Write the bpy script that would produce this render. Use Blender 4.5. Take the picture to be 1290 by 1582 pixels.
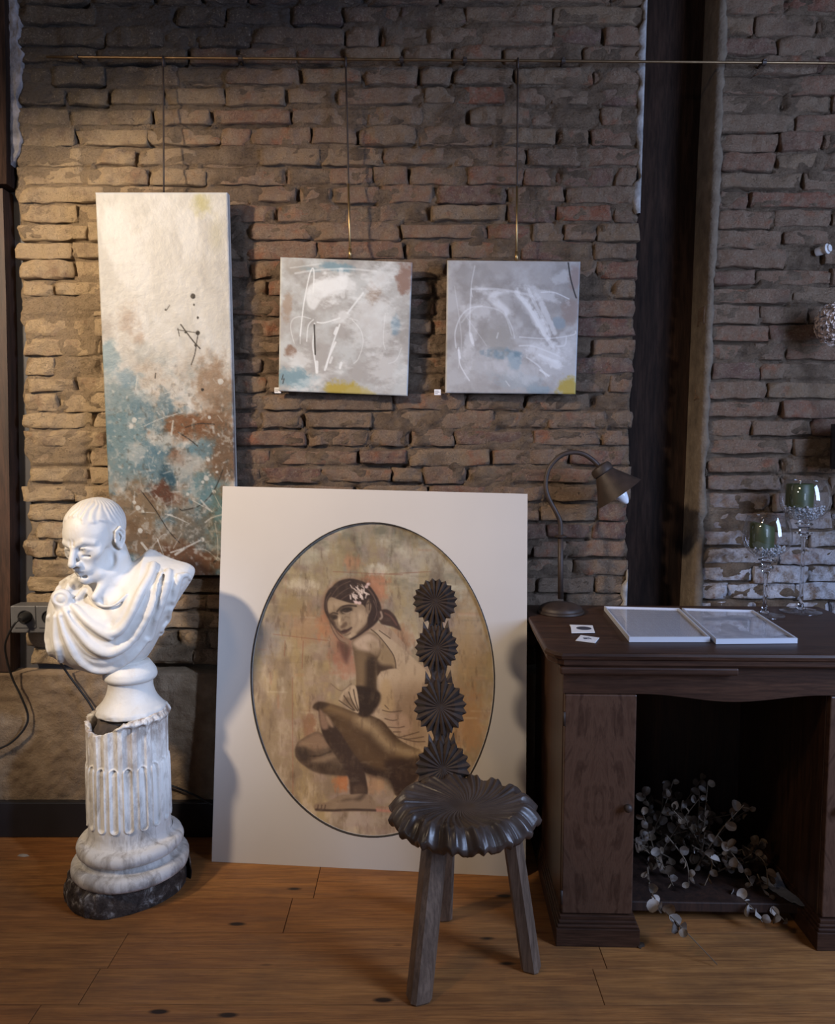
import bpy, bmesh, math, random
import numpy as np
from mathutils import Vector, Matrix, Euler

random.seed(7)
SC = bpy.context.scene
COL = SC.collection
for o in list(bpy.data.objects):
    bpy.data.objects.remove(o, do_unlink=True)

# ------------------------------------------------------------------ camera
FPX, CX, CY = 1200.0, 645.0, 791.0
PITCH = math.radians(4.5)
CAM_D, CAM_H = 2.55, 1.29
cam_data = bpy.data.cameras.new('camera')
cam_data.sensor_fit = 'HORIZONTAL'
cam_data.sensor_width = 36.0
cam_data.lens = FPX / 1290.0 * 36.0
cam = bpy.data.objects.new('camera', cam_data)
COL.objects.link(cam)
cam.location = (0, -CAM_D, CAM_H)
cam.rotation_euler = (math.pi / 2 - PITCH, 0, 0)
SC.camera = cam

# ------------------------------------------------------------------ world, lights, exposure
world = bpy.data.worlds.new('world')
SC.world = world
world.use_nodes = True
world.node_tree.nodes['Background'].inputs[0].default_value = (0.55, 0.65, 0.85, 1)
world.node_tree.nodes['Background'].inputs[1].default_value = 0.05

def add_light(name, kind, loc, target, energy, color, **kw):
    d = bpy.data.lights.new(name, kind)
    d.energy = energy
    d.color = color
    for k, v in kw.items():
        setattr(d, k, v)
    o = bpy.data.objects.new(name, d)
    COL.objects.link(o)
    o.location = loc
    o.rotation_euler = (Vector(target) - Vector(loc)).to_track_quat('-Z', 'Y').to_euler()
    return o

# ceiling spot at the upper left (the warm pool on the bricks and the tall canvas)
add_light('warm_spot', 'SPOT', (-1.9, -1.9, 2.4), (-0.84, -0.1, 1.41), 300, (1.0, 0.80, 0.58),
          spot_size=math.radians(62), spot_blend=0.75, shadow_soft_size=0.09)
# added cool spot without a seen source, brightens the bust and its column
add_light('cool_fill_spot', 'SPOT', (1.25, -2.35, 1.95), (-0.88, -0.36, 0.70), 245, (0.60, 0.73, 1.0),
          spot_size=math.radians(19), spot_blend=0.8, shadow_soft_size=0.06)
# added warm fill lamp overhead, brightens the floor at left
add_light('warm_fill_lamp', 'AREA', (-1.3, -1.9, 2.85), (-0.9, -0.8, 0), 12, (1.0, 0.74, 0.48), shape='DISK', size=0.3)
# daylight in the right hand window, and a smaller window behind to the left
add_light('window_daylight', 'AREA', (2.28, -2.05, 1.75), (-0.3, -0.3, 1.0), 78, (0.47, 0.63, 1.0), shape='RECTANGLE', size=0.75, size_y=1.5)
add_light('rear_window_daylight', 'AREA', (-0.9, -4.4, 1.7), (0, 0, 1.2), 8, (0.62, 0.76, 1.0), shape='RECTANGLE', size=0.6, size_y=1.5)

SC.view_settings.view_transform = 'Standard'
SC.view_settings.look = 'None'
SC.view_settings.gamma = 1.0
SC.view_settings.use_curve_mapping = False
SC.view_settings.exposure = 0.0

# ------------------------------------------------------------------ helpers
FWD = Vector((0, math.cos(PITCH), -math.sin(PITCH)))
UPV = Vector((0, math.sin(PITCH), math.cos(PITCH)))
def ray(px, py):
    return FWD + Vector((1, 0, 0)) * ((px - CX) / FPX) + UPV * ((CY - py) / FPX)
def P(px, py, Y):
    """world point on the vertical plane y = Y"""
    d = ray(px, py)
    return Vector((0, -CAM_D, CAM_H)) + d * ((Y + CAM_D) / d.y)
def PF(px, py, z=0.0):
    """world point on the horizontal plane z"""
    d = ray(px, py)
    return Vector((0, -CAM_D, CAM_H)) + d * ((z - CAM_H) / d.z)

WL = {}
def link(name, me, parent=None, loc=(0, 0, 0), rot=None):
    o = bpy.data.objects.new(name, me)
    COL.objects.link(o)
    w = Vector(loc)
    WL[o.name] = w
    if parent is not None:
        o.parent = parent
        o.location = w - WL[parent.name]
    else:
        o.location = w
    if rot is not None:
        o.rotation_euler = rot
    return o

def mk(name, verts, faces, mat, parent=None, smooth=False, origin=None, angle=None):
    """one mesh object from world-space verts"""
    V = np.asarray([tuple(v) for v in verts], dtype=np.float64) if not isinstance(verts, np.ndarray) else verts
    if origin is None:
        c = (V.min(0) + V.max(0)) / 2
    else:
        c = np.asarray(tuple(origin), dtype=np.float64)
    me = bpy.data.meshes.new(name)
    me.from_pydata((V - c).tolist(), [], faces if isinstance(faces, list) else faces.tolist())
    me.update()
    if smooth:
        me.polygons.foreach_set('use_smooth', [True] * len(me.polygons))
        if angle:
            me.set_sharp_from_angle(angle=math.radians(angle))
    if mat:
        me.materials.append(mat)
    return link(name, me, parent, c)

def thing(name, label, cat, loc, group=None):
    o = bpy.data.objects.new(name, None)
    o.empty_display_size = 0.05
    COL.objects.link(o)
    o.location = loc
    WL[o.name] = Vector(loc)
    return tag(o, label, cat, group)
def tag(o, label, cat, group=None):
    o['label'] = label
    o['category'] = cat
    if group:
        o['group'] = group
    return o
def struct(o, label=None):
    o['kind'] = 'structure'
    if label:
        o['label'] = label
    return o

class MB:
    """collects shapes, builds ONE mesh object"""
    def __init__(s):
        s.v = []; s.f = []
    def add(s, v, f):
        n = len(s.v)
        s.v += [tuple(p) for p in v]
        s.f += [tuple(i + n for i in q) for q in f]
        return s
    def box(s, x0, x1, y0, y1, z0, z1, bev=0.0, M=None):
        bm = bmesh.new()
        bmesh.ops.create_cube(bm, size=1)
        for v in bm.verts:
            v.co = Vector(((x0 + x1) / 2 + v.co.x * (x1 - x0), (y0 + y1) / 2 + v.co.y * (y1 - y0), (z0 + z1) / 2 + v.co.z * (z1 - z0)))
        if bev:
            bmesh.ops.bevel(bm, geom=list(bm.edges), offset=bev, segments=2, profile=0.5, affect='EDGES')
        bm.verts.index_update()
        vs = [M @ v.co if M else v.co.copy() for v in bm.verts]
        fs = [[v.index for v in f.verts] for f in bm.faces]
        bm.free()
        return s.add(vs, fs)
    def tube(s, path, rad, n=10, cap=True):
        path = [Vector(p) for p in path]
        m = len(path)
        if not hasattr(rad, '__len__'):
            rad = [rad] * m
        t0 = (path[1] - path[0]).normalized()
        ref = Vector((0, 0, 1)) if abs(t0.z) < 0.9 else Vector((0, 1, 0))
        nrm = t0.cross(ref).normalized()
        vs, fs = [], []
        for i in range(m):
            t = (path[min(i + 1, m - 1)] - path[max(i - 1, 0)]).normalized()
            nrm = (nrm - t * nrm.dot(t)).normalized()
            b = t.cross(nrm)
            for k in range(n):
                a = 2 * math.pi * k / n
                vs.append(path[i] + (nrm * math.cos(a) + b * math.sin(a)) * rad[i])
        for i in range(m - 1):
            for k in range(n):
                k2 = (k + 1) % n
                fs.append((i * n + k, i * n + k2, (i + 1) * n + k2, (i + 1) * n + k))
        if cap:
            fs.append(tuple(range(n - 1, -1, -1)))
            fs.append(tuple((m - 1) * n + k for k in range(n)))
        return s.add(vs, fs)
    def lathe(s, prof, c, n=48, M=None, cap0=False, cap1=False):
        c = Vector(c)
        vs, fs = [], []
        for r, z in prof:
            for k in range(n):
                a = 2 * math.pi * k / n
                p = Vector((r * math.cos(a), r * math.sin(a), z))
                vs.append(c + (M @ p if M else p))
        for i in range(len(prof) - 1):
            for k in range(n):
                k2 = (k + 1) % n
                fs.append((i * n + k, i * n + k2, (i + 1) * n + k2, (i + 1) * n + k))
        if cap0:
            fs.append(tuple(range(n - 1, -1, -1)))
        if cap1:
            fs.append(tuple((len(prof) - 1) * n + k for k in range(n)))
        return s.add(vs, fs)
    def prism(s, poly, a0, a1, fn):
        """poly of (u,v); fn(u,v,a) -> point"""
        n = len(poly)
        vs = [fn(u, v, a0) for u, v in poly] + [fn(u, v, a1) for u, v in poly]
        fs = [tuple(range(n - 1, -1, -1)), tuple(range(n, 2 * n))]
        fs += [(i, (i + 1) % n, n + (i + 1) % n, n + i) for i in range(n)]
        return s.add(vs, fs)
    def build(s, name, mat, parent=None, smooth=False, angle=None, origin=None):
        return mk(name, s.v, s.f, mat, parent, smooth, origin, angle)

def box(name, x0, x1, y0, y1, z0, z1, mat, parent=None, bev=0.002):
    return MB().box(x0, x1, y0, y1, z0, z1, bev).build(name, mat, parent)

def spline(pts, n=8, closed=False):
    """Catmull-Rom through pts (tuples of any dimension)"""
    p = [np.asarray(tuple(q), dtype=float) for q in pts]
    out = []
    m = len(p)
    rng = range(m) if closed else range(m - 1)
    for i in rng:
        if closed:
            a, b, c, d = p[(i - 1) % m], p[i], p[(i + 1) % m], p[(i + 2) % m]
        else:
            a, b, c, d = p[max(i - 1, 0)], p[i], p[i + 1], p[min(i + 2, m - 1)]
        for k in range(n):
            t = k / n
            out.append(0.5 * ((2 * b) + (c - a) * t + (2 * a - 5 * b + 4 * c - d) * t * t + (3 * b - a - 3 * c + d) * t ** 3))
    if not closed:
        out.append(p[-1])
    return out

_T2 = {}
def vnoise(x, y, seed=0):
    if seed not in _T2:
        _T2[seed] = np.random.RandomState(seed + 11).rand(256, 256)
    T = _T2[seed]
    x = np.asarray(x, dtype=float); y = np.asarray(y, dtype=float)
    xi = np.floor(x).astype(int); yi = np.floor(y).astype(int)
    fx = x - xi; fy = y - yi
    fx = fx * fx * (3 - 2 * fx); fy = fy * fy * (3 - 2 * fy)
    x0, x1, y0, y1 = xi & 255, (xi + 1) & 255, yi & 255, (yi + 1) & 255
    return (T[x0, y0] * (1 - fx) + T[x1, y0] * fx) * (1 - fy) + (T[x0, y1] * (1 - fx) + T[x1, y1] * fx) * fy
def fbm(x, y, seed=0, o=4, g=0.5):
    s = 0; a = 1; t = 0
    for i in range(o):
        s = s + a * vnoise(x * 2 ** i + 17.3 * i, y * 2 ** i + 5.1 * i, seed + i); t += a; a *= g
    return s / t
_T3 = {}
def vnoise3(x, y, z, seed=0):
    if seed not in _T3:
        _T3[seed] = np.random.RandomState(seed + 91).rand(32, 32, 32)
    T = _T3[seed]
    xi, yi, zi = np.floor(x).astype(int), np.floor(y).astype(int), np.floor(z).astype(int)
    fx, fy, fz = x - xi, y - yi, z - zi
    fx = fx * fx * (3 - 2 * fx); fy = fy * fy * (3 - 2 * fy); fz = fz * fz * (3 - 2 * fz)
    r = 0
    for dx in (0, 1):
        for dy in (0, 1):
            for dz in (0, 1):
                r = r + T[(xi + dx) & 31, (yi + dy) & 31, (zi + dz) & 31] * (fx if dx else 1 - fx) * (fy if dy else 1 - fy) * (fz if dz else 1 - fz)
    return r
def fbm3(x, y, z, seed=0, o=3):
    s = 0; a = 1; t = 0
    for i in range(o):
        s = s + a * vnoise3(x * 2 ** i + 3.7 * i, y * 2 ** i + 9.2 * i, z * 2 ** i, seed + i); t += a; a *= 0.5
    return s / t
def grid_faces(nu, nv, wrap=False):
    i, j = np.meshgrid(np.arange(nv - 1), np.arange(nu if wrap else nu - 1), indexing='ij')
    j2 = (j + 1) % nu
    return np.stack([i * nu + j, i * nu + j2, (i + 1) * nu + j2, (i + 1) * nu + j], -1).reshape(-1, 4)

# ------------------------------------------------------------------ materials
def s2l(c):
    c = np.asarray(c, dtype=float) / 255.0
    return np.where(c <= 0.04045, c / 12.92, ((c + 0.055) / 1.055) ** 2.4)
class NT:
    def __init__(s, name):
        s.m = bpy.data.materials.new(name)
        s.m.use_nodes = True
        s.t = s.m.node_tree
        s.b = s.t.nodes['Principled BSDF']
        s.out = s.t.nodes['Material Output']
    def n(s, kind, **kw):
        q = s.t.nodes.new(kind)
        for k, v in kw.items():
            setattr(q, k, v)
        return q
    def l(s, a, b):
        s.t.links.new(a, b)
    def coord(s, kind='Object', scale=(1, 1, 1)):
        c = s.n('ShaderNodeTexCoord')
        mp = s.n('ShaderNodeMapping')
        mp.inputs['Scale'].default_value = scale
        if kind == 'World':
            g = s.n('ShaderNodeNewGeometry')
            s.l(g.outputs['Position'], mp.inputs['Vector'])
        else:
            s.l(c.outputs[kind], mp.inputs['Vector'])
        return mp.outputs['Vector']
    def jitter(s, vec):
        """offset by the object's random number, so copies differ"""
        oi = s.n('ShaderNodeObjectInfo')
        m = s.n('ShaderNodeVectorMath', operation='MULTIPLY')
        m.inputs[1].default_value = (37.0, 53.0, 71.0)
        s.l(oi.outputs['Random'], m.inputs[0])
        a = s.n('ShaderNodeVectorMath', operation='ADD')
        s.l(vec, a.inputs[0]); s.l(m.outputs[0], a.inputs[1])
        return a.outputs[0]
    def noise(s, vec, scale, detail=4, rough=0.55, dist=0.0):
        q = s.n('ShaderNodeTexNoise')
        q.inputs['Scale'].default_value = scale
        q.inputs['Detail'].default_value = detail
        q.inputs['Roughness'].default_value = rough
        q.inputs['Distortion'].default_value = dist
        s.l(vec, q.inputs['Vector'])
        return q.outputs['Fac']
    def ramp(s, fac, stops):
        r = s.n('ShaderNodeValToRGB')
        e = r.color_ramp.elements
        while len(e) < len(stops):
            e.new(0.5)
        for q, (p, c) in zip(e, stops):
            q.position = p
            q.color = (c[0], c[1], c[2], 1) if hasattr(c, '__len__') else (c, c, c, 1)
        s.l(fac, r.inputs['Fac'])
        return r.outputs['Color']
    def mix(s, fac, a, b, mode='MIX'):
        q = s.n('ShaderNodeMix', data_type='RGBA', blend_type=mode)
        if isinstance(fac, (int, float)):
            q.inputs[0].default_value = fac
        else:
            s.l(fac, q.inputs[0])
        for v, i in ((a, 6), (b, 7)):
            if hasattr(v, 'is_linked'):
                s.l(v, q.inputs[i])
            else:
                q.inputs[i].default_value = (v[0], v[1], v[2], 1)
        return q.outputs[2]
    def bump(s, h, strength=0.3, dist=0.005, prev=None):
        q = s.n('ShaderNodeBump')
        q.inputs['Strength'].default_value = strength
        q.inputs['Distance'].default_value = dist
        s.l(h, q.inputs['Height'])
        if prev is not None:
            s.l(prev, q.inputs['Normal'])
        return q.outputs['Normal']
    def done(s, color=None, rough=0.5, normal=None, metal=0.0, spec=None, **kw):
        b = s.b
        if color is not None:
            if hasattr(color, 'is_linked'):
                s.l(color, b.inputs['Base Color'])
            else:
                b.inputs['Base Color'].default_value = (*color, 1)
        if hasattr(rough, 'is_linked'):
            s.l(rough, b.inputs['Roughness'])
        else:
            b.inputs['Roughness'].default_value = rough
        b.inputs['Metallic'].default_value = metal
        if spec is not None:
            b.inputs['Specular IOR Level'].default_value = spec
        for k, v in kw.items():
            b.inputs[k].default_value = v
        if normal is not None:
            s.l(normal, b.inputs['Normal'])
        return s.m

def simple(name, c, rough=0.5, var=0.15, scale=8, bump=0.1, metal=0.0, bscale=60, bdist=0.002, spec=None):
    m = NT(name)
    v = m.coord()
    f = m.noise(v, scale)
    c = np.asarray(c, dtype=float)
    col = m.ramp(f, [(0.3, c * (1 - var)), (0.7, c * (1 + var))])
    nb = m.bump(m.noise(v, bscale), bump, bdist)
    return m.done(col, rough, nb, metal, spec)

def wood(name, dark, light, axis=0, rough=0.4, scale=6, stretch=14, bump=0.12, spec=None):
    m = NT(name)
    sc = [stretch, stretch, stretch]
    sc[axis] = 1.0
    v = m.jitter(m.coord('Object', sc))
    f = m.noise(v, scale * 0.5, 6, 0.6, 0.6)
    g = m.noise(v, scale * 2.2, 4, 0.7)
    col = m.ramp(f, [(0.32, dark), (0.68, light)])
    col = m.mix(m.ramp(g, [(0.42, 0.0), (0.62, 0.55)]), col, [q * 0.55 for q in dark])
    nb = m.bump(g, bump, 0.002)
    return m.done(col, rough, nb, 0, spec)

def arch_glass(name, tint=(1, 1, 1), r0=0.04, rough=0.02, gain=1.0):
    """thin clear glass: Schlick mix of see-through and mirror"""
    m = NT(name)
    m.t.nodes.remove(m.b)
    lw = m.n('ShaderNodeLayerWeight'); lw.inputs['Blend'].default_value = 0.5
    pw = m.n('ShaderNodeMath', operation='POWER'); pw.inputs[1].default_value = 3.0
    mr = m.n('ShaderNodeMapRange'); mr.inputs['To Min'].default_value = r0 * gain; mr.inputs['To Max'].default_value = min(1.0, 0.9 * gain)
    tr = m.n('ShaderNodeBsdfTransparent'); tr.inputs['Color'].default_value = (*tint, 1)
    gl = m.n('ShaderNodeBsdfGlossy'); gl.inputs['Roughness'].default_value = rough
    mx = m.n('ShaderNodeMixShader')
    m.l(lw.outputs['Facing'], pw.inputs[0]); m.l(pw.outputs[0], mr.inputs['Value']); m.l(mr.outputs[0], mx.inputs[0])
    m.l(tr.outputs[0], mx.inputs[1]); m.l(gl.outputs[0], mx.inputs[2])
    m.l(mx.outputs[0], m.out.inputs['Surface'])
    return m.m

def soot_shade_mask(m, sep, w):  # soot at the top left, mixed with painted shade above the lamp beam
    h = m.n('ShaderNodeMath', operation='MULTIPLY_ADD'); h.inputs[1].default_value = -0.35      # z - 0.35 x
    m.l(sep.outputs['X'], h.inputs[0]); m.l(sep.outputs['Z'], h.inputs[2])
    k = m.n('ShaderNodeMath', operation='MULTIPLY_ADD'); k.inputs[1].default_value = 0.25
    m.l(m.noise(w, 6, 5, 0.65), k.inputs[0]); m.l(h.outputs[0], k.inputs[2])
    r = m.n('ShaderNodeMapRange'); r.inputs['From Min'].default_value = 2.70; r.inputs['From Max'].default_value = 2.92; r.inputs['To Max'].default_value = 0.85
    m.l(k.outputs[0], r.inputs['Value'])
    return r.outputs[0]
def brick_mat():
    m = NT('weathered_brick')
    v = m.jitter(m.coord('Object'))
    w = m.coord('World')
    oi = m.n('ShaderNodeObjectInfo')
    tone = m.ramp(oi.outputs['Random'], [(0.0, (0.35, 0.237, 0.146)), (0.3, (0.27, 0.183, 0.126)), (0.6, (0.31, 0.196, 0.130)),
                                         (0.85, (0.30, 0.168, 0.112)), (0.95, (0.21, 0.125, 0.10)), (1.0, (0.35, 0.14, 0.082))])
    red = m.noise(v, 16, 3)
    col = m.mix(m.ramp(red, [(0.57, 0.0), (0.70, 0.75)]), tone, (0.37, 0.14, 0.075))
    dust = m.noise(w, 30, 5, 0.65)
    col = m.mix(m.ramp(dust, [(0.42, 0.0), (0.64, 0.75)]), col, (0.335, 0.245, 0.172))
    soot = m.noise(w, 7, 5, 0.6)
    col = m.mix(m.ramp(soot, [(0.54, 0.0), (0.74, 0.65)]), col, (0.14, 0.095, 0.072))
    # white salts low on the right hand pier
    sep = m.n('ShaderNodeSeparateXYZ'); m.l(w, sep.inputs[0])
    hz = m.n('ShaderNodeMapRange'); hz.inputs['From Min'].default_value = 1.22; hz.inputs['From Max'].default_value = 0.85
    m.l(sep.outputs['Z'], hz.inputs['Value'])
    hx = m.n('ShaderNodeMapRange'); hx.inputs['From Min'].default_value = 0.85; hx.inputs['From Max'].default_value = 1.0
    m.l(sep.outputs['X'], hx.inputs['Value'])
    mu = m.n('ShaderNodeMath', operation='MULTIPLY'); m.l(hz.outputs[0], mu.inputs[0]); m.l(hx.outputs[0], mu.inputs[1])
    salt = m.noise(w, 24, 5, 0.7)
    mu2 = m.n('ShaderNodeMath', operation='MULTIPLY'); m.l(mu.outputs[0], mu2.inputs[0]); m.l(m.ramp(salt, [(0.36, 0.0), (0.56, 1.0)]), mu2.inputs[1])
    col = m.mix(mu2.outputs[0], col, (0.78, 0.75, 0.78))
    # ochre dust plus painted lamp brightness at left, soot plus painted shade above
    dx = m.n('ShaderNodeMapRange'); dx.inputs['From Min'].default_value = -0.55; dx.inputs['From Max'].default_value = -1.05; dx.inputs['To Max'].default_value = 0.6
    m.l(sep.outputs['X'], dx.inputs['Value'])
    ad = m.n('ShaderNodeMath', operation='MULTIPLY'); m.l(dx.outputs[0], ad.inputs[0]); m.l(m.ramp(m.noise(w, 11, 5, 0.65), [(0.35, 0.5), (0.55, 1.9)]), ad.inputs[1])
    ad.use_clamp = True
    col = m.mix(ad.outputs[0], col, (0.60, 0.44, 0.265))
    col = m.mix(soot_shade_mask(m, sep, w), col, (0.052, 0.047, 0.047))
    fl = m.noise(w, 150, 4, 0.75)
    col = m.mix(m.ramp(fl, [(0.28, 0.5), (0.42, 0.0)]), col, (0.05, 0.034, 0.025))
    col = m.mix(m.ramp(fl, [(0.56, 0.0), (0.74, 0.6)]), col, (0.55, 0.45, 0.34))
    n1 = m.noise(w, 55, 6, 0.75)
    n2 = m.noise(w, 170, 4, 0.75)
    b = m.bump(n1, 1.0, 0.024)
    b = m.bump(n2, 1.0, 0.010, b)
    return m.done(col, 0.92, b, 0, 0.25)
def mortar_mat():
    m = NT('lime_mortar')
    w = m.coord('World')
    f = m.noise(w, 14, 6, 0.65)
    col = m.ramp(f, [(0.3, (0.12, 0.083, 0.058)), (0.52, (0.235, 0.165, 0.112)), (0.75, (0.34, 0.255, 0.18))])
    sep = m.n('ShaderNodeSeparateXYZ'); m.l(w, sep.inputs[0])
    dx = m.n('ShaderNodeMapRange'); dx.inputs['From Min'].default_value = -0.55; dx.inputs['From Max'].default_value = -1.05; dx.inputs['To Max'].default_value = 0.6
    m.l(sep.outputs['X'], dx.inputs['Value'])
    col = m.mix(dx.outputs[0], col, (0.50, 0.37, 0.225))  # ochre dust, also painting in lamp brightness on the left
    col = m.mix(soot_shade_mask(m, sep, w), col, (0.06, 0.055, 0.056))  # soot and painted-in shade along the upper wall
    fl = m.noise(w, 150, 4, 0.75)
    col = m.mix(m.ramp(fl, [(0.30, 0.6), (0.46, 0.0)]), col, (0.03, 0.02, 0.015))
    b = m.bump(m.noise(w, 60, 6, 0.8), 1.0, 0.022)
    b = m.bump(m.noise(w, 170, 4, 0.75), 1.0, 0.010, b)
    return m.done(col, 0.95, b, 0, 0.2)
def paint_mat(name, bump=0.25, rough=0.55, scale=90):
    """paint film: the pigment is stored per vertex, the relief is procedural"""
    m = NT(name)
    a = m.n('ShaderNodeVertexColor'); a.layer_name = 'pigment'
    v = m.coord()
    b = m.bump(m.noise(v, scale, 5, 0.6), bump, 0.003)
    b = m.bump(m.noise(v, 900, 2), 0.08, 0.001, b)
    return m.done(a.outputs['Color'], rough, b, 0, 0.3)

M = {}
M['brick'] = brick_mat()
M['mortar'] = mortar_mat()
M['table_wood'] = wood('dark_walnut', (0.034, 0.016, 0.010), (0.085, 0.040, 0.023), 0, 0.45, spec=0.25)
M['table_wood_v'] = wood('dark_walnut_upright', (0.030, 0.014, 0.008), (0.085, 0.040, 0.021), 2, 0.36)
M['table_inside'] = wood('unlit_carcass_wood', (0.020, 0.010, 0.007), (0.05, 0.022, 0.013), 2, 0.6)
M['post'] = wood('old_black_timber', (0.012, 0.007, 0.005), (0.046, 0.024, 0.016), 2, 0.85, 5, 10, 0.8, 0.15)
M['post_brown'] = wood('brown_stained_timber', (0.022, 0.010, 0.006), (0.075, 0.034, 0.020), 2, 0.6, 5, 10, 0.5)
M['chair_wood'] = wood('carved_dark_oak', (0.022, 0.013, 0.009), (0.060, 0.036, 0.025), 0, 0.32, 5, 5, 0.15)
M['leg_wood'] = wood('worn_oak', (0.10, 0.066, 0.046), (0.22, 0.155, 0.112), 2, 0.42)
M['grey_panel'] = simple('slate_grey_paint', (0.060, 0.058, 0.062), 0.6, 0.2, 6)
M['socket'] = simple('grey_plastic', (0.10, 0.10, 0.105), 0.45, 0.08, 20)
M['black'] = simple('black_rubber', (0.012, 0.012, 0.013), 0.5, 0.1)
M['base_black'] = simple('black_skirting_paint', (0.016, 0.016, 0.019), 0.35, 0.2)
M['iron'] = simple('brown_iron', (0.040, 0.026, 0.020), 0.55, 0.3, 30, 0.25, 0.15)
M['brass'] = simple('tarnished_brass', (0.42, 0.28, 0.13), 0.35, 0.2, 20, 0.1, 0.9)
M['rail'] = simple('dull_bronze_rail', (0.20, 0.13, 0.07), 0.4, 0.25, 20, 0.1, 0.85)
M['mat'] = simple('white_mount_board', (0.53, 0.495, 0.46), 0.55, 0.03, 3, 0.03)
M['gap'] = simple('dark_rebate', (0.035, 0.028, 0.022), 0.7)
M['white_frame'] = simple('white_lacquer', (0.58, 0.59, 0.64), 0.3, 0.03)
M['pane'] = arch_glass('clear_pane', (1, 1, 1), 0.05, 0.03)
M['goblet'] = arch_glass('thin_goblet_glass', (0.95, 0.96, 0.98), 0.09, 0.01)
M['candle'] = simple('green_wax', (0.050, 0.062, 0.020), 0.45, 0.15, 12)
M['wick'] = simple('pale_wick', (0.6, 0.56, 0.5), 0.9)
M['pebble'] = simple('pale_gravel', (0.52, 0.52, 0.53), 0.5, 0.3, 90)
M['paper'] = simple('card_white', (0.78, 0.78, 0.80), 0.6, 0.03)
M['ink'] = simple('grey_ink', (0.05, 0.05, 0.07), 0.6)
M['bulb'] = simple('opal_bulb', (0.82, 0.83, 0.86), 0.12, 0.02)
M['stem'] = simple('dry_twig', (0.12, 0.085, 0.055), 0.8)
M['leaf'] = None
# ------------------------------------------------------------------ room shell
ROOM_L, ROOM_R, ROOM_B, ROOM_H = -2.45, 2.5, -4.6, 3.02
floor_m = NT('pine_boards')
def floor_mat():
    m = floor_m
    v = m.jitter(m.coord('Object', (1.0, 12.0, 12.0)))
    f = m.noise(v, 3.0, 6, 0.6, 0.8)
    g = m.noise(v, 9.0, 5, 0.7, 0.3)
    h = m.noise(m.jitter(m.coord('Object', (1.6, 70.0, 70.0))), 5.0, 4, 0.7, 0.2)
    oi = m.n('ShaderNodeObjectInfo')
    tone = m.ramp(oi.outputs['Random'], [(0, (0.36, 0.150, 0.044)), (0.35, (0.405, 0.183, 0.055)), (0.7, (0.33, 0.133, 0.040)), (1, (0.43, 0.168, 0.046))])
    col = m.mix(m.ramp(f, [(0.30, 0.75), (0.60, 0.0)]), tone, (0.15, 0.062, 0.026))
    col = m.mix(m.ramp(g, [(0.52, 0.0), (0.72, 0.55)]), col, (0.12, 0.05, 0.022))
    col = m.mix(m.ramp(h, [(0.46, 0.0), (0.66, 0.6)]), col, (0.14, 0.058, 0.024))
    col = m.mix(m.ramp(h, [(0.30, 0.4), (0.46, 0.0)]), col, (0.46, 0.24, 0.10))
    vv = m.jitter(m.coord('World', (2.3, 6.5, 0.0)))
    vo = m.n('ShaderNodeTexVoronoi'); vo.inputs['Scale'].default_value = 1.5
    m.l(vv, vo.inputs['Vector'])
    col = m.mix(m.ramp(vo.outputs['Distance'], [(0.055, 1.0), (0.10, 0.0)]), col, (0.022, 0.011, 0.007))
    dirt = m.noise(m.coord('World'), 3.2, 5, 0.65)
    col = m.mix(m.ramp(dirt, [(0.48, 0.0), (0.75, 0.55)]), col, (0.10, 0.055, 0.030))
    b = m.bump(h, 0.2, 0.002)
    return m.done(col, m.ramp(f, [(0.3, 0.42), (0.7, 0.6)]), b, 0, 0.25)
floor_mat()
fl = struct(box('floor', ROOM_L, ROOM_R, ROOM_B, 0.25, -0.06, -0.022, simple('dark_subfloor', (0.02, 0.012, 0.008)), None, 0))
rows = [0.25]
edges_px = [1328, 1387, 1441, 1496, 1552]
rows += [0.09] + [PF(300, e).y for e in edges_px]
w0 = 0.135
while rows[-1] > ROOM_B + 0.2:
    rows.append(rows[-1] - w0 * random.uniform(0.85, 1.15))
rows[-1] = ROOM_B
for i in range(len(rows) - 1):
    y1, y0 = rows[i], rows[i + 1]
    x = ROOM_L - random.uniform(0, 1.2)
    if i == 3:
        cuts = [ROOM_L, PF(443, 1420).x, ROOM_R]
    elif i == 4:
        cuts = [ROOM_L, PF(178, 1475).x, PF(930, 1475).x, ROOM_R]
    elif i == 5:
        cuts = [ROOM_L, PF(128, 1540).x, PF(930, 1540).x, ROOM_R]
    else:
        cuts = [ROOM_L]
        while cuts[-1] < ROOM_R:
            cuts.append(cuts[-1] + random.uniform(1.1, 2.6))
        cuts[-1] = ROOM_R
    for a, b in zip(cuts[:-1], cuts[1:]):
        if b - a < 0.02:
            continue
        g = 0.0009
        dz = random.uniform(-0.0006, 0)
        box('plank', a + g, b - g, y0 + g, y1 - g, -0.022, dz, floor_m.m, fl, 0.0007)

plain = simple('dim_plaster', (0.30, 0.26, 0.22), 0.9, 0.2, 3, 0.3)
struct(box('ceiling', ROOM_L, ROOM_R, ROOM_B, 0.3, ROOM_H, ROOM_H + 0.1, simple('dark_ceiling', (0.10, 0.08, 0.065), 0.9), None, 0))
struct(box('wall_left', ROOM_L - 0.1, ROOM_L, ROOM_B, 0.3, 0, ROOM_H, plain, None, 0))
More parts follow.
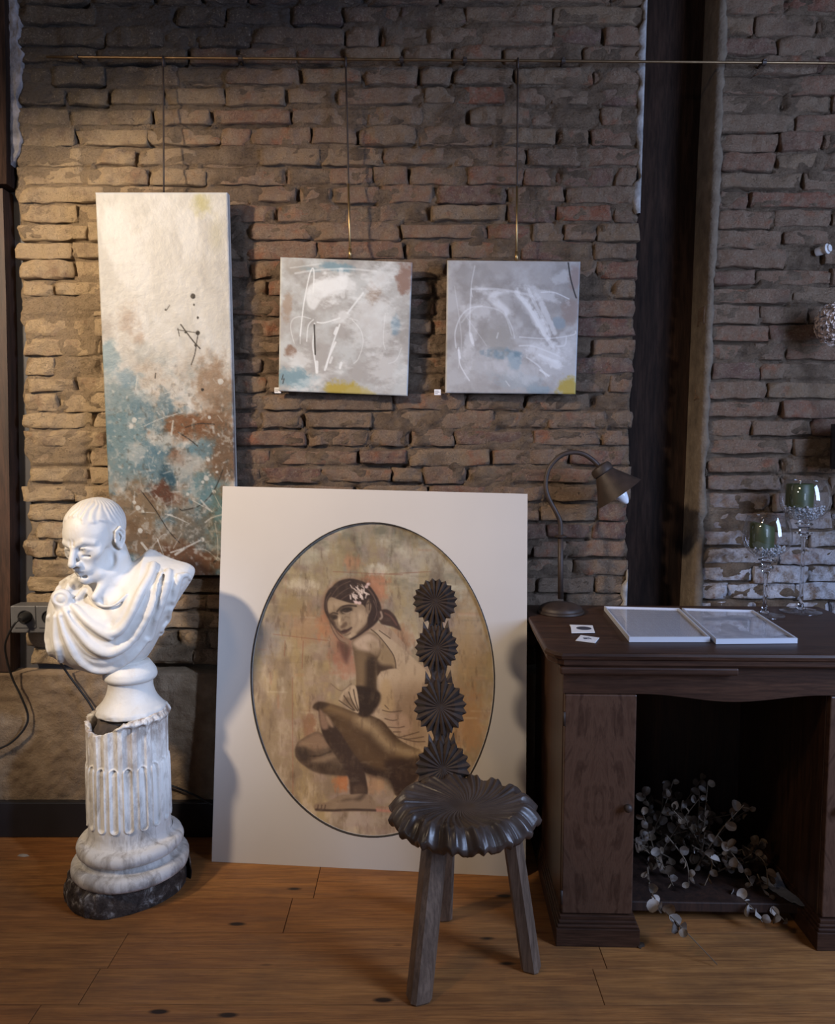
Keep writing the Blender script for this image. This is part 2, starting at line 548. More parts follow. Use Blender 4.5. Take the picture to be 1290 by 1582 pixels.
# right wall with a window opening, rear wall with a window opening
def wall_with_hole(name, axis, c, lo, hi, a0, a1, z0, z1, th):
    mb = MB()
    def b(u0, u1, w0, w1):
        if axis == 'x':
            mb.box(c, c + th, u0, u1, w0, w1)
        else:
            mb.box(u0, u1, c - th, c, w0, w1)
    b(lo, a0, 0, ROOM_H); b(a1, hi, 0, ROOM_H); b(a0, a1, 0, z0); b(a0, a1, z1, ROOM_H)
    return struct(mb.build(name, plain))
wall_with_hole('wall_right', 'x', ROOM_R, ROOM_B, 0.3, -2.65, -1.45, 0.85, 2.6, 0.1)
wall_with_hole('wall_rear', 'y', ROOM_B, ROOM_L, ROOM_R, -1.3, -0.5, 0.8, 2.55, 0.1)
wf = simple('window_paint', (0.35, 0.33, 0.3), 0.5)
mb = MB()
for z in (0.85, 1.7, 2.56):
    mb.box(ROOM_R + 0.03, ROOM_R + 0.08, -2.65, -1.45, z, z + 0.04)
for y in (-2.65, -2.07, -1.49):
    mb.box(ROOM_R + 0.03, ROOM_R + 0.08, y, y + 0.04, 0.85, 2.6)
struct(mb.build('window_1', wf))
mb = MB()
for z in (0.8, 1.65, 2.51):
    mb.box(-1.3, -0.5, ROOM_B - 0.08, ROOM_B - 0.03, z, z + 0.04)
for x in (-1.3, -0.92, -0.54):
    mb.box(x, x + 0.04, ROOM_B - 0.08, ROOM_B - 0.03, 0.8, 2.55)
struct(mb.build('window_2', wf))

# ------------------------------------------------------------------ brick wall
def edge_fn(p0, p1, Y=0.0):
    a, b = P(*p0, Y), P(*p1, Y)
    k = (b.x - a.x) / (b.z - a.z)
    return lambda z: a.x + (z - a.z) * k
main_l = edge_fn((22, 300), (42, 900))
main_r = edge_fn((999, 10), (968, 925))
pier_l = edge_fn((1113, 10), (1074, 925))

# brick prototypes: rounded, chipped blocks
LENS = [0.095, 0.135, 0.175, 0.215, 0.26]
protos = {}
def brick_mesh(L, k):
    rs = np.random.RandomState(int(L * 1000) * 13 + k)
    hh = 0.0495 * rs.uniform(0.88, 1.08)
    D = 0.06
    nx, ny, nz = max(7, int(L / 0.015)), 3, 5
    bm = bmesh.new()
    bmesh.ops.create_cube(bm, size=1)
    # cut a cube into a lattice by building faces
    bm.free()
    pts = {}
    V, F = [], []
    def vid(i, j, q):
        if (i, j, q) not in pts:
            pts[(i, j, q)] = len(V)
            V.append((i / nx - 0.5, j / ny - 0.5, q / nz - 0.5))
        return pts[(i, j, q)]
    for i in range(nx):
        for q in range(nz):
            F.append((vid(i, 0, q), vid(i + 1, 0, q), vid(i + 1, 0, q + 1), vid(i, 0, q + 1)))
    for i in range(nx):
        for j in range(ny):
            F.append((vid(i, j, 0), vid(i, j + 1, 0), vid(i + 1, j + 1, 0), vid(i + 1, j, 0)))
            F.append((vid(i, j, nz), vid(i + 1, j, nz), vid(i + 1, j + 1, nz), vid(i, j + 1, nz)))
    for j in range(ny):
        for q in range(nz):
            F.append((vid(0, j, q), vid(0, j, q + 1), vid(0, j + 1, q + 1), vid(0, j + 1, q)))
            F.append((vid(nx, j, q), vid(nx, j + 1, q), vid(nx, j + 1, q + 1), vid(nx, j, q + 1)))
    V = np.array(V) * np.array([L, D, hh])
    r = 0.003
    half = np.array([L, D, hh]) / 2
    inner = np.clip(V, -(half - r), half - r)
    d = V - inner
    n = np.linalg.norm(d, axis=1, keepdims=True)
    V = inner + d / np.maximum(n, 1e-9) * np.minimum(n, r)
    s = rs.uniform(0, 30)
    N = lambda a, f, sd: fbm3(V[:, 0] * f + s, V[:, 1] * f + a, V[:, 2] * f + 2 * s, sd, 3) - 0.5
    V2 = V.copy()
    V2[:, 1] += N(0, 34, 1) * 0.024
    V2[:, 2] += N(5, 24, 2) * 0.015
    V2[:, 0] += N(9, 28, 3) * 0.020
    # chipped corner
    for _ in range(rs.randint(1, 4)):
        c = np.array([rs.choice([-1, 1]) * L / 2, -D / 2, rs.choice([-1, 1]) * hh / 2])
        dd = np.linalg.norm(V2 - c, axis=1)
        V2[:, 1] += np.clip(1 - dd / rs.uniform(0.02, 0.045), 0, 1) * 0.018
    me = bpy.data.meshes.new('brick')
    me.from_pydata(V2.tolist(), [], F)
    me.polygons.foreach_set('use_smooth', [True] * len(me.polygons))
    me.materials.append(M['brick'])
    return me
for L in LENS:
    protos[L] = [brick_mesh(L, k) for k in range(6)]

def lay(xl, xr, z0, z1, rs, pitch=0.0602):
    """list of bricks (x, z, L, H-joint positions)"""
    out = []
    z = z0
    row = 0
    while z < z1:
        a = xl(z) + rs.uniform(-0.012, 0.028)
        b = xr(z) + rs.uniform(-0.006, 0.006)
        x = a
        while x < b - 0.03:
            L = rs.choice([0.105, 0.15, 0.19, 0.235, 0.275], p=[0.12, 0.2, 0.28, 0.25, 0.15]) * rs.uniform(0.92, 1.08)
            if b - (x + L) < 0.07:
                L = b - x
            gap = rs.uniform(0.002, 0.014)
            if L > 0.4:
                L = L / 2
            out.append((x + L / 2, z, L - gap, row))
            x += L
        z += pitch * rs.uniform(0.95, 1.05)
        row += 1
    return out

def wall(name, xl, xr, z0, z1, seed, hidden, mat_x1=None, label=None, dead=None):
    rs = np.random.RandomState(seed)
    bricks = lay(xl, xr, z0 + 0.03, z1, rs)
    # mortar sheet
    xa = min(xl(z0), xl(z1)) - 0.0
    nu = int((max(xr(z0), xr(z1)) - xa) / 0.0085) + 1
    nv = int((z1 - z0) / 0.0065) + 1
    zz = np.linspace(z0, z1, nv)
    L = np.array([xl(z) for z in zz]); R = np.array([(mat_x1 if mat_x1 else xr(z)) for z in zz])
    u = np.linspace(0, 1, nu)
    L = L + 0.012 + 0.012 * (vnoise(zz * 28, zz * 0 + 2, 71) - 0.5) * 2
    R = R - 0.004 + 0.006 * (vnoise(zz * 30, zz * 0 + 9, 72) - 0.5) * 2
    X = L[:, None] + (R - L)[:, None] * u[None, :]
    Z = np.repeat(zz[:, None], nu, 1)
    Y = 0.0095 - 0.030 * (fbm(X * 15, Z * 26, 31, 4, 0.6) - 0.46) + 0.014 * (fbm(X * 4, Z * 4, 35, 2) - 0.5)
    for (bx, bz, bl, row) in bricks:          # open or sunken head joints and bed joints
        i0 = np.searchsorted(zz, bz - 0.04); i1 = np.searchsorted(zz, bz + 0.045)
        if i1 <= i0:
            continue
        d = (X[i0:i1] - (bx + bl / 2 + 0.006))
        dz = Z[i0:i1] - bz
        if rs.rand() < 0.55:
            Y[i0:i1] += rs.uniform(0.010, 0.04) * np.exp(-(d / 0.010) ** 2) * np.exp(-(dz / 0.022) ** 4)
        if rs.rand() < 0.7:
            m_ = (np.abs(X[i0:i1] - bx) < bl / 2)
            Y[i0:i1] += rs.uniform(0.006, 0.024) * np.exp(-((dz + 0.029) / 0.006) ** 2) * m_
    # edges fold back into the wall
    X = np.concatenate([X[:, :1], X, X[:, -1:]], 1)
    Z = np.concatenate([Z[:, :1], Z, Z[:, -1:]], 1)
    Y = np.concatenate([np.full((nv, 1), 0.2), Y, np.full((nv, 1), 0.2)], 1)
    V = np.stack([X, Y, Z], -1).reshape(-1, 3)
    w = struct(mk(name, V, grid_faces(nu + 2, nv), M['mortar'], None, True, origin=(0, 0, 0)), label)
    rest = MB()
    vis = []
    for b in bricks:
        if hidden(b) or b[1] > 2.76:
            q = rs.uniform(0.0, 0.004)
            rest.box(b[0] - b[2] / 2, b[0] + b[2] / 2, q, 0.05, b[1] - 0.022, b[1] + 0.022)
        else:
            vis.append(b)
    vis.sort(key=lambda b: -b[2])
    for b in vis[300:]:
        rest.box(b[0] - b[2] / 2, b[0] + b[2] / 2, 0.0, 0.05, b[1] - 0.022, b[1] + 0.022, 0.004)
    for b in vis[:300]:
        L0 = min(LENS, key=lambda q: abs(q - b[2]))
        me = protos[L0][rs.randint(6)]
        sink = rs.uniform(-0.002, 0.007)
        if rs.rand() < 0.07:
            sink += 0.012
        wob = 0.010 * (vnoise(b[0] * 1.3 + 4, b[1] * 2.0, 44) - 0.5)
        o = link('brick', me, w, (b[0], 0.03 + sink, b[1] + wob), (rs.uniform(-0.05, 0.07), rs.uniform(-0.018, 0.018) , rs.uniform(-0.04, 0.04)))
        o.scale = (b[2] / L0, 1, rs.uniform(0.9, 1.12))
        if rs.rand() < 0.5:
            o.rotation_euler.y += math.pi
    if rest.v:
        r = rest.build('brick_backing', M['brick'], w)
        r['kind'] = 'stuff'
    print(name, 'bricks', len(vis), 'rest', len(bricks) - len(vis))
    return w

def rect_px(x0, y0, x1, y1):
    a, b = P(x0, y1, 0), P(x1, y0, 0)
    return a.x, b.x, a.z, b.z
HIDE = [rect_px(180, 310, 350, 880), rect_px(442, 415, 620, 592), rect_px(700, 418, 884, 592), rect_px(350, 790, 800, 1300)]
def hid_main(b):
    for (a, c, z0, z1) in HIDE:
        if b[0] - b[2] / 2 > a and b[0] + b[2] / 2 < c and z0 < b[1] < z1:
            return True
    return b[1] < 0.76 and b[0] > 0.3
wall('wall_back', main_l, main_r, 0.575, 2.99, 5, hid_main, None, 'weathered brick wall section carrying the paintings')
wall('wall_back_right', pier_l, lambda z: 1.62, 0.55, 2.99, 9, lambda b: b[1] < 0.74, None, 'weathered brick wall section right of the dark timber post')

# rough rendered plinth under the bricks, skirting board
def rough_strip(name, x0, x1, z0, z1, y, amp, mat, res=0.008, sc=40, seed=3, parent=None, back=0.2, top=True):
    nu, nv = int((x1 - x0) / res) + 2, int((z1 - z0) / res) + 2
    X, Z = np.meshgrid(np.linspace(x0, x1, nu), np.linspace(z0, z1, nv))
    Y = y + amp * (fbm(X * sc, Z * sc, seed, 3) - 0.5)
    if top:
        X = np.concatenate([X, X[-1:]], 0); Z = np.concatenate([Z, Z[-1:]], 0); Y = np.concatenate([Y, np.full((1, nu), y + back)], 0)
        nv += 1
    V = np.stack([X, Y, Z], -1).reshape(-1, 3)
    return mk(name, V, grid_faces(nu, nv), mat, parent, True)
def render_mat():
    m = NT('rough_brown_render')
    w = m.coord('World')
    f = m.noise(w, 10, 6, 0.65)
    col = m.ramp(f, [(0.3, (0.15, 0.105, 0.068)), (0.55, (0.22, 0.16, 0.105)), (0.8, (0.32, 0.25, 0.175))])
    b = m.bump(m.noise(w, 120, 4, 0.7), 0.8, 0.006)
    return m.done(col, 0.95, b, 0, 0.2)
M['render'] = render_mat()
zc = P(170, 1040, -0.02).z
struct(rough_strip('trim_1', -2.4, 1.62, 0.0, zc, -0.022, 0.016, M['render']), 'rough brown rendered plinth below the bricks')
bb = P(100, 1240, -0.045).z
struct(box('baseboard_back', -2.4, 0.36, -0.045, -0.018, 0.0, bb, M['base_black'], None, 0.004), 'black skirting board along the plinth')

# dark timber post in its recess
tl = edge_fn((985, 10), (955, 925), 0.15)
mbp = MB()
nz = 40
V = []; F = []
z_ = np.linspace(0.5, 2.99, nz)
for z in z_:
    xl, xr = main_r(z) - 0.05, pier_l(z) + 0.05
    for k in range(9):
        t = k / 8
        V.append((xl + (xr - xl) * t, 0.13 + 0.012 * (vnoise(t * 6, z * 3, 5) - 0.5) + (0.004 if z < 2.32 else 0.0), z))
struct(mk('trim_2', np.array(V), grid_faces(9, nz), M['post'], None, True), 'dark old timber post set back between two brick sections')
# pale plaster reveal on the right pier and broken plaster on the corner of the main wall
plast = NT('tan_plaster')
w = plast.coord('World')
plast.done(plast.ramp(plast.noise(w, 18, 6, 0.65), [(0.3, (0.10, 0.074, 0.053)), (0.6, (0.17, 0.130, 0.093)), (0.8, (0.25, 0.20, 0.155))]), 0.95, plast.bump(plast.noise(w, 70, 5), 0.6, 0.008))
nz = 260
zz = np.linspace(0.55, 2.99, nz)
V = []
for z in zz:
    e = pier_l(z)
    j = 0.020 * (fbm(z * 22, 3.0, 51, 3) - 0.5)
    for (dx, y) in ((0.0, 0.14), (-0.002, 0.09), (-0.004, 0.04), (-0.002, 0.003), (0.006, -0.006), (0.016 + j * 0.6, -0.008), (0.024 + j, -0.003), (0.028 + j, 0.03)):
        V.append((e + dx - 0.004, y + 0.003 * (fbm(z * 40, y * 90, 52, 2) - 0.5), z))
struct(mk('trim_3', np.array(V), grid_faces(8, nz), plast.m, None, True), 'tan plaster reveal on the right hand brick corner')
lime = simple('whitish_lime_plaster', (0.30, 0.285, 0.28), 0.95, 0.35, 30, 0.6, 0, 90, 0.006)
for (ya, yb) in ((0, 330), (880, 940)):
    za, zb = P(990, yb, 0).z, P(990, ya, 0).z
    n = max(8, int((zb - za) / 0.008))
    V = []
    for z in np.linspace(za, zb, n):
        e = main_r(z)
        wd = 0.002 + 0.020 * float(np.clip(fbm(z * 24, 1.0, 61, 3) * 2.2 - 0.6, 0, 1.2))
        for (dx, y) in ((0.004, 0.10), (0.004, 0.010), (0.001, -0.004), (-0.3 * wd, -0.008), (-wd, 0.004), (-wd, 0.03)):
            V.append((e + dx, y + 0.004 * (fbm(z * 50, dx * 90, 62, 2) - 0.5), z))
    struct(mk('trim_4', np.array(V), grid_faces(6, n), lime, None, True), 'whitish broken plaster on the brick corner')

struct(box('wall_back_far_right', 1.60, ROOM_R, 0.02, 0.2, 0, ROOM_H, plain, None, 0))
# left edge: slate grey panel and brown timber post
gx0, gx1 = P(-60, 500, 0.05).x, P(70, 500, 0.05).x
struct(box('wall_back_left', -2.45, gx0 + 0.05, 0.05, 0.2, 0, ROOM_H, plain, None, 0))
struct(box('trim_5', gx0, gx1 + 0.05, 0.045, 0.09, zc - 0.01, P(10, 285, 0.045).z, M['grey_panel'], None, 0.002), 'slate grey panel between brown post and bricks')
def post_piece(name, pts, y, mat, label, seed):
    pl = [P(a, b, y) for a, b in pts]
    mbq = MB()
    mbq.prism([(p.x, p.z) for p in pl], y, y + 0.12, lambda u, v, a: (u, a, v))
    o = mbq.build(name, mat)
    return struct(o, label)
post_piece('trim_6', [(-70, 1038), (16, 1038), (15, 800), (12, 600), (9, 450), (4, 291), (-70, 291)], -0.02, M['post_brown'], 'brown timber post at the left edge', 1)
post_piece('trim_7', [(-70, 284), (10, 284), (9, 120), (6, -20), (-70, -20)], -0.035, M['post'], 'upper dark timber at the left edge', 2)
# sooty plaster in the upper left corner
V = []
nu, nv = 16, 60
for j in range(nv):
    py = -20 + j * (300 / (nv - 1))
    for i in range(nu):
        wd = 26 * (0.5 + fbm(py / 22.0, 4.0, 81, 3)) * (1.0 if py < 230 else max(0.25, (285 - py) / 55))
        px = 9 + wd * i / (nu - 1)
        p = P(px, py, 0)
        V.append((p.x, -0.008 + 0.012 * (fbm(px / 7, py / 9, 82, 3) - 0.5) + (0.06 if i in (0, nu - 1) else 0), p.z))
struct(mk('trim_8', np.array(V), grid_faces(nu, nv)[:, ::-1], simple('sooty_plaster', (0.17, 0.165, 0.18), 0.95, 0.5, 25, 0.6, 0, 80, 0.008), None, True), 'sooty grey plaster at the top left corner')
# ------------------------------------------------------------------ painting engine (pigment per vertex)
class Paint:
    """img in display values 0..255, axes in free units (x right, y down)"""
    def __init__(s, x0, x1, y0, y1, nx, ny, base):
        s.X, s.Y = np.meshgrid(np.linspace(x0, x1, nx), np.linspace(y0, y1, ny))
        s.im = np.zeros((ny, nx, 3)) + np.asarray(base, float)
        s.x0, s.x1, s.y0, s.y1, s.nx, s.ny = x0, x1, y0, y1, nx, ny
    def win(s, a, b, c, d):
        i0 = int(np.clip((c - s.y0) / (s.y1 - s.y0) * (s.ny - 1), 0, s.ny)); i1 = int(np.clip((d - s.y0) / (s.y1 - s.y0) * (s.ny - 1) + 2, 0, s.ny))
        j0 = int(np.clip((a - s.x0) / (s.x1 - s.x0) * (s.nx - 1), 0, s.nx)); j1 = int(np.clip((b - s.x0) / (s.x1 - s.x0) * (s.nx - 1) + 2, 0, s.nx))
        return slice(i0, i1), slice(j0, j1)
    def put(s, w, a, col):
        a = a[..., None]
        s.im[w] = s.im[w] * (1 - a) + np.asarray(col, float) * a
    def seg_d(s, w, pts, closed):
        X, Y = s.X[w], s.Y[w]
        D = np.full(X.shape, 1e9)
        T = np.zeros(X.shape)
        n = len(pts)
        for i in range(n if closed else n - 1):
            ax, ay = pts[i][:2]; bx, by = pts[(i + 1) % n][:2]
            dx, dy = bx - ax, by - ay
            L = dx * dx + dy * dy + 1e-12
            t = np.clip(((X - ax) * dx + (Y - ay) * dy) / L, 0, 1)
            d = np.hypot(X - ax - t * dx, Y - ay - t * dy)
            m = d < D
            D = np.where(m, d, D)
            T = np.where(m, (i + t) / max(1, n - 1), T)
        return D, T
    def poly(s, pts, col, feather=2.0, alpha=1.0, smooth=True, tex=0.0, seed=1):
        pts = [tuple(p) for p in (spline(pts, 4, True) if smooth else pts)]
        xs = [p[0] for p in pts]; ys = [p[1] for p in pts]
        f = feather
        w = s.win(min(xs) - f, max(xs) + f, min(ys) - f, max(ys) + f)
        X, Y = s.X[w], s.Y[w]
        if X.size == 0:
            return
        ins = np.zeros(X.shape, bool)
        n = len(pts)
        for i in range(n):
            ax, ay = pts[i]; bx, by = pts[(i + 1) % n]
            c = ((ay > Y) != (by > Y))
            if by != ay:
                ins ^= c & (X < (bx - ax) * (Y - ay) / (by - ay) + ax)
        D, _ = s.seg_d(w, pts, True)
        sd = np.where(ins, D, -D)
        a = np.clip(0.5 + sd / (2 * f), 0, 1)
        a = a * a * (3 - 2 * a) * alpha
        if tex:
            a = a * np.clip(1 - tex + 2 * tex * fbm(X * 0.09, Y * 0.09, seed, 4), 0, 1)
        s.put(w, a, col)
    def stroke(s, pts, wd, col, alpha=1.0, feather=1.0, taper=False, tex=0.0, seed=1, n=6):
        pts = [tuple(p) for p in spline(pts, n)] if len(pts) > 2 else pts
        xs = [p[0] for p in pts]; ys = [p[1] for p in pts]
        m = wd / 2 + feather
        w = s.win(min(xs) - m, max(xs) + m, min(ys) - m, max(ys) + m)
        if s.X[w].size == 0:
            return
        D, T = s.seg_d(w, pts, False)
        hw = wd / 2 * (np.sqrt(np.clip(1 - (2 * T - 1) ** 2, 0.02, 1)) if taper else 1)
        a = np.clip((hw + feather - D) / (2 * feather), 0, 1)
        a = a * a * (3 - 2 * a) * alpha
        if tex:
            X, Y = s.X[w], s.Y[w]
            a = a * np.clip(1 - tex + 2 * tex * (fbm(X * 0.25, Y * 0.25, seed, 3) - 0.15), 0, 1)
        s.put(w, a, col)
    def blob(s, x, y, rx, ry, col, alpha=1.0, ang=0.0, tex=0.0, seed=1, hard=1.0, freq=0.05, fx=1.0):
        r = max(rx, ry) * 1.6
        w = s.win(x - r, x + r, y - r, y + r)
        X, Y = s.X[w], s.Y[w]
        if X.size == 0:
            return
        c, sn = math.cos(ang), math.sin(ang)
        u = ((X - x) * c + (Y - y) * sn) / rx; v = (-(X - x) * sn + (Y - y) * c) / ry
        q = np.sqrt(u * u + v * v)
        if tex:
            q = q + tex * 2 * (fbm(X * freq * fx, Y * freq, seed, 5, 0.6) - 0.5)
        a = np.clip((1 - q) * hard, 0, 1)
        a = a * a * (3 - 2 * a) * alpha
        s.put(w, a, col)
    def veil(s, col, lo, hi, alpha, fx, fy, seed, o=5, mask=None):
        f = fbm(s.X * fx, s.Y * fy, seed, o, 0.6)
        a = np.clip((f - lo) / (hi - lo), 0, 1) * alpha
        if mask is not None:
            a = a * mask
        s.put((slice(None), slice(None)), a, col)

def canvas_mesh(name, TL, TR, BL, thick, paint_lin, nx, ny, mat, parent=None, side=None, mask=None):
    """stretched canvas: front grid carrying pigment, sides and back"""
    U = (TR - TL); Vd = (BL - TL)
    W, H = U.length, Vd.length
    u = U.normalized(); v = (Vd - u * Vd.dot(u)).normalized()
    n = u.cross(v).normalized()           # points away from the viewer
    if n.y < 0:
        n = -n
    gx, gy = np.meshgrid(np.linspace(0, W, nx), np.linspace(0, H, ny))
    o = np.array(TL)
    V = o + gx[..., None] * np.array(u) + gy[..., None] * np.array(v)
    V = V.reshape(-1, 3)
    # soft rounded border
    ex = np.minimum(np.minimum(gx, W - gx), np.minimum(gy, H - gy)).reshape(-1, 1)
    V = V + np.clip(1 - ex / 0.004, 0, 1) ** 2 * 0.0025 * np.array(n)
    F = grid_faces(nx, ny).tolist()
    base = len(V)
    ring = [j for j in range(nx)] + [i * nx + nx - 1 for i in range(1, ny)] + [(ny - 1) * nx + j for j in range(nx - 2, -1, -1)] + [i * nx for i in range(ny - 2, 0, -1)]
    back = V[ring] + np.array(n) * thick
    V = np.concatenate([V, back])
    m = len(ring)
    for k in range(m):
        k2 = (k + 1) % m
        F.append((ring[k2], ring[k], base + k, base + k2))
    F.append(tuple(base + k for k in range(m)))
    ob = mk(name, V, F, mat, parent, True, angle=40)
    col = np.ones((len(V), 4))
    flat = paint_lin.reshape(-1, 3)
    col[:base, :3] = flat
    col[base:, :3] = flat[ring] if side is None else side
    at = ob.data.color_attributes.new('pigment', 'FLOAT_COLOR', 'POINT')
    at.data.foreach_set('color', col.ravel().astype(np.float32))
    return ob

M['oil'] = paint_mat('oil_paint_film', 0.35, 0.5, 60)
M['oil_thick'] = paint_mat('thick_oil_paint_film', 0.9, 0.45, 42)

# ---- tall canvas: cream above, teal and rust below, splashed with white
TLc, TRc, BLc = P(147, 297, -0.085), P(351, 297, -0.085), P(173, 889, -0.045)
nx, ny = 176, 500
pt = Paint(0, 528, 0, 1515, nx, ny, (226, 217, 198))
X, Y = pt.X, pt.Y
pt.veil((240, 234, 220), 0.4, 0.65, 0.8, 0.012, 0.010, 5)
pt.veil((200, 190, 172), 0.5, 0.72, 0.6, 0.016, 0.006, 9)
pt.blob(425, 40, 55, 75, (206, 188, 92), 0.75, 0.2, 0.35, 3)
pt.blob(480, 150, 45, 120, (214, 200, 150), 0.5, 0, 0.3, 6)
pt.blob(110, 490, 75, 95, (186, 146, 112), 0.6, 0.3, 0.5, 8)
pt.blob(150, 560, 45, 40, (192, 140, 98), 0.6, 0, 0.4, 9)
pt.blob(20, 520, 50, 80, (170, 150, 130), 0.6, 0, 0.4, 10)
low = np.clip((Y - 560 + 130 * (fbm(X * 0.012, Y * 0.012, 21) - 0.5) * 2 + 70 * (X / 528 - 0.5)) / 320, 0, 1)
pt.veil((196, 160, 118), 0.30, 0.60, 0.75, 0.014, 0.012, 23, mask=low)
pt.veil((160, 112, 66), 0.46, 0.66, 0.85, 0.012, 0.010, 27, mask=np.clip(low * 1.2 - 0.2, 0, 1))
pt.veil((128, 152, 152), 0.44, 0.64, 0.8, 0.012, 0.010, 31, mask=np.clip(low * 1.4 - 0.1, 0, 1))
pt.veil((70, 120, 140), 0.55, 0.68, 0.8, 0.016, 0.014, 35, mask=np.clip(low * 1.5 - 0.4, 0, 1))
for (x, y, rx, ry, c, a, sd) in [(20, 640, 60, 90, (130, 165, 172), .8, 1), (55, 830, 120, 120, (112, 146, 150), .75, 2), (60, 980, 140, 150, (104, 146, 152), .8, 3),
        (100, 715, 60, 40, (120, 160, 175), .7, 4), (150, 830, 60, 50, (84, 132, 150), .6, 41), (460, 790, 90, 170, (172, 122, 76), .8, 5), (340, 910, 150, 60, (150, 82, 34), .95, 6), (470, 1010, 90, 200, (140, 88, 46), .85, 7), (300, 1030, 60, 45, (146, 80, 40), .9, 8),
        (170, 1050, 70, 90, (84, 134, 152), .8, 9), (380, 1000, 80, 60, (96, 146, 160), .8, 42), (250, 1110, 45, 55, (30, 84, 108), .9, 10), (430, 1230, 80, 170, (92, 146, 152), .85, 11), (330, 1060, 90, 60, (196, 190, 172), .7, 43), (110, 1240, 150, 120, (150, 110, 66), .85, 12),
        (230, 1180, 85, 55, (116, 56, 30), .95, 13), (130, 1370, 130, 90, (132, 92, 54), .85, 14), (330, 1330, 130, 110, (128, 100, 66), .7, 15), (280, 1440, 150, 70, (118, 66, 34), .9, 16), (380, 1470, 120, 60, (128, 72, 36), .85, 17), (240, 960, 70, 40, (210, 202, 182), .8, 44), (120, 1010, 60, 45, (190, 192, 180), .7, 45)]:
    pt.blob(x, y, rx * 1.15, ry * 1.15, c, a, 0.2 * math.sin(sd), 0.55, 50 + sd, 1.6, 0.03)
rs = np.random.RandomState(4)
for _ in range(170):      # white splashes
    x, y = rs.uniform(20, 510), rs.normal(1020, 230)
    if y < 640 or y > 1500:
        continue
    L = rs.exponential(6) + 1; a = rs.uniform(0, 3.14)
    pt.stroke([(x, y), (x + L * math.cos(a), y + L * math.sin(a))], rs.uniform(2, 8), (214, 208, 192), rs.uniform(.35, .85), 2.5, tex=.4, seed=_ % 40)
for _ in range(28):
    x, y = rs.normal(200, 90), rs.normal(1090, 110)
    L = rs.uniform(10, 60); a = rs.uniform(0, 3.14)
    pt.stroke([(x, y), (x + L * math.cos(a), y + L * math.sin(a))], rs.uniform(3, 9), (204, 202, 190), rs.uniform(.4, .75), 3, True, tex=.4, seed=_)
K = (44, 34, 26)
for pts, wd in [([(325, 505), (370, 565), (400, 598)], 5), ([(395, 535), (388, 570), (378, 620), (362, 662)], 4), ([(310, 525), (345, 530), (395, 538)], 3), ([(312, 520), (318, 550)], 3), ([(215, 695), (212, 715)], 4), ([(268, 450), (282, 430)], 3),
                ([(300, 930), (340, 955), (378, 985)], 5), ([(330, 910), (390, 895), (450, 898)], 4), ([(480, 1080), (440, 1165), (380, 1225), (310, 1245), (295, 1240)], 4), ([(135, 1165), (190, 1240), (245, 1330), (290, 1380)], 4), ([(430, 1460), (490, 1420)], 6), ([(445, 1440), (500, 1415)], 4)]:
    pt.stroke(pts, wd, K, 0.85, 1.6)
for x, y, r in [(378, 395, 8), (381, 428, 3), (395, 478, 4), (393, 537, 7), (343, 535, 4), (405, 760, 5), (265, 447, 3), (383, 585, 5)]:
    pt.blob(x, y, r * 1.5, r * 1.5, K, 0.95, 0, 0, 1, 3)
Wp = (226, 219, 200)
for pts, wd in [([(160, 905), (230, 875), (320, 850)], 5), ([(120, 900), (100, 915)], 8), ([(280, 885), (270, 940)], 12), ([(300, 760), (250, 775)], 6), ([(140, 705), (130, 760)], 7), ([(235, 1260), (290, 1280), (330, 1300)], 7), ([(235, 1262), (262, 1266)], 11), ([(400, 1295), (430, 1275), (478, 1262)], 9), ([(385, 1205), (410, 1235), (428, 1250)], 12), ([(350, 1205), (430, 1250)], 6),
                ([(432, 1160), (460, 1220), (490, 1262)], 4), ([(440, 1300), (450, 1370), (447, 1440)], 5), ([(250, 1420), (310, 1400), (385, 1365)], 10), ([(310, 1402), (270, 1428)], 16), ([(345, 1405), (400, 1410), (446, 1448)], 4), ([(130, 1380), (170, 1430), (210, 1460)], 16), ([(170, 1400), (215, 1350), (235, 1345)], 4), ([(195, 1360), (230, 1460)], 6), ([(160, 1440), (260, 1470)], 12), ([(205, 1420), (250, 1475)], 8), ([(120, 1252), (190, 1256)], 4), ([(300, 1340), (262, 1402)], 4), ([(370, 120), (430, 190), (490, 270)], 3), ([(110, 1170), (105, 1210)], 6)]:
    pt.stroke(pts, wd * 0.62, Wp, 0.85, 1.8, tex=0.25, seed=3)
for x, y, r in [(120, 1236, 9), (105, 1212, 8), (140, 1250, 6), (410, 1115, 12), (395, 1130, 7), (440, 1170, 8), (448, 1446, 8), (385, 1365, 10), (420, 1040, 7), (330, 1180, 6), (478, 1262, 8), (126, 1330, 10), (120, 880, 10), (105, 905, 10), (480, 730, 12), (455, 1090, 6), (430, 870, 7)]:
    pt.blob(x, y, r * 1.2, r * 1.2, Wp, 0.9, 0, 0.3, 1, 3)
pt.veil((206, 198, 178), 0.56, 0.72, 0.55, 0.05, 0.045, 77, mask=low)
pt.veil((92, 84, 66), 0.60, 0.76, 0.5, 0.06, 0.05, 79, mask=low)
g_l = pt.im.mean(-1, keepdims=True)
pt.im = g_l + (pt.im - g_l) * 0.66
pt.im[:3] = pt.im[:3] * 0.5 + 115
lin = s2l(np.clip(pt.im, 0, 255)) * np.array((0.60, 0.63, 0.68))
t = thing('tall_canvas', 'tall narrow abstract canvas, cream above, teal and rust below with white splashes', 'painting', P(260, 600, -0.05))
canvas_mesh('painted_canvas', TLc, TRc, BLc, 0.030, lin, nx, ny, M['oil_thick'], t, side=(0.62, 0.58, 0.52))
q = Vector((0, 0.027, 0))
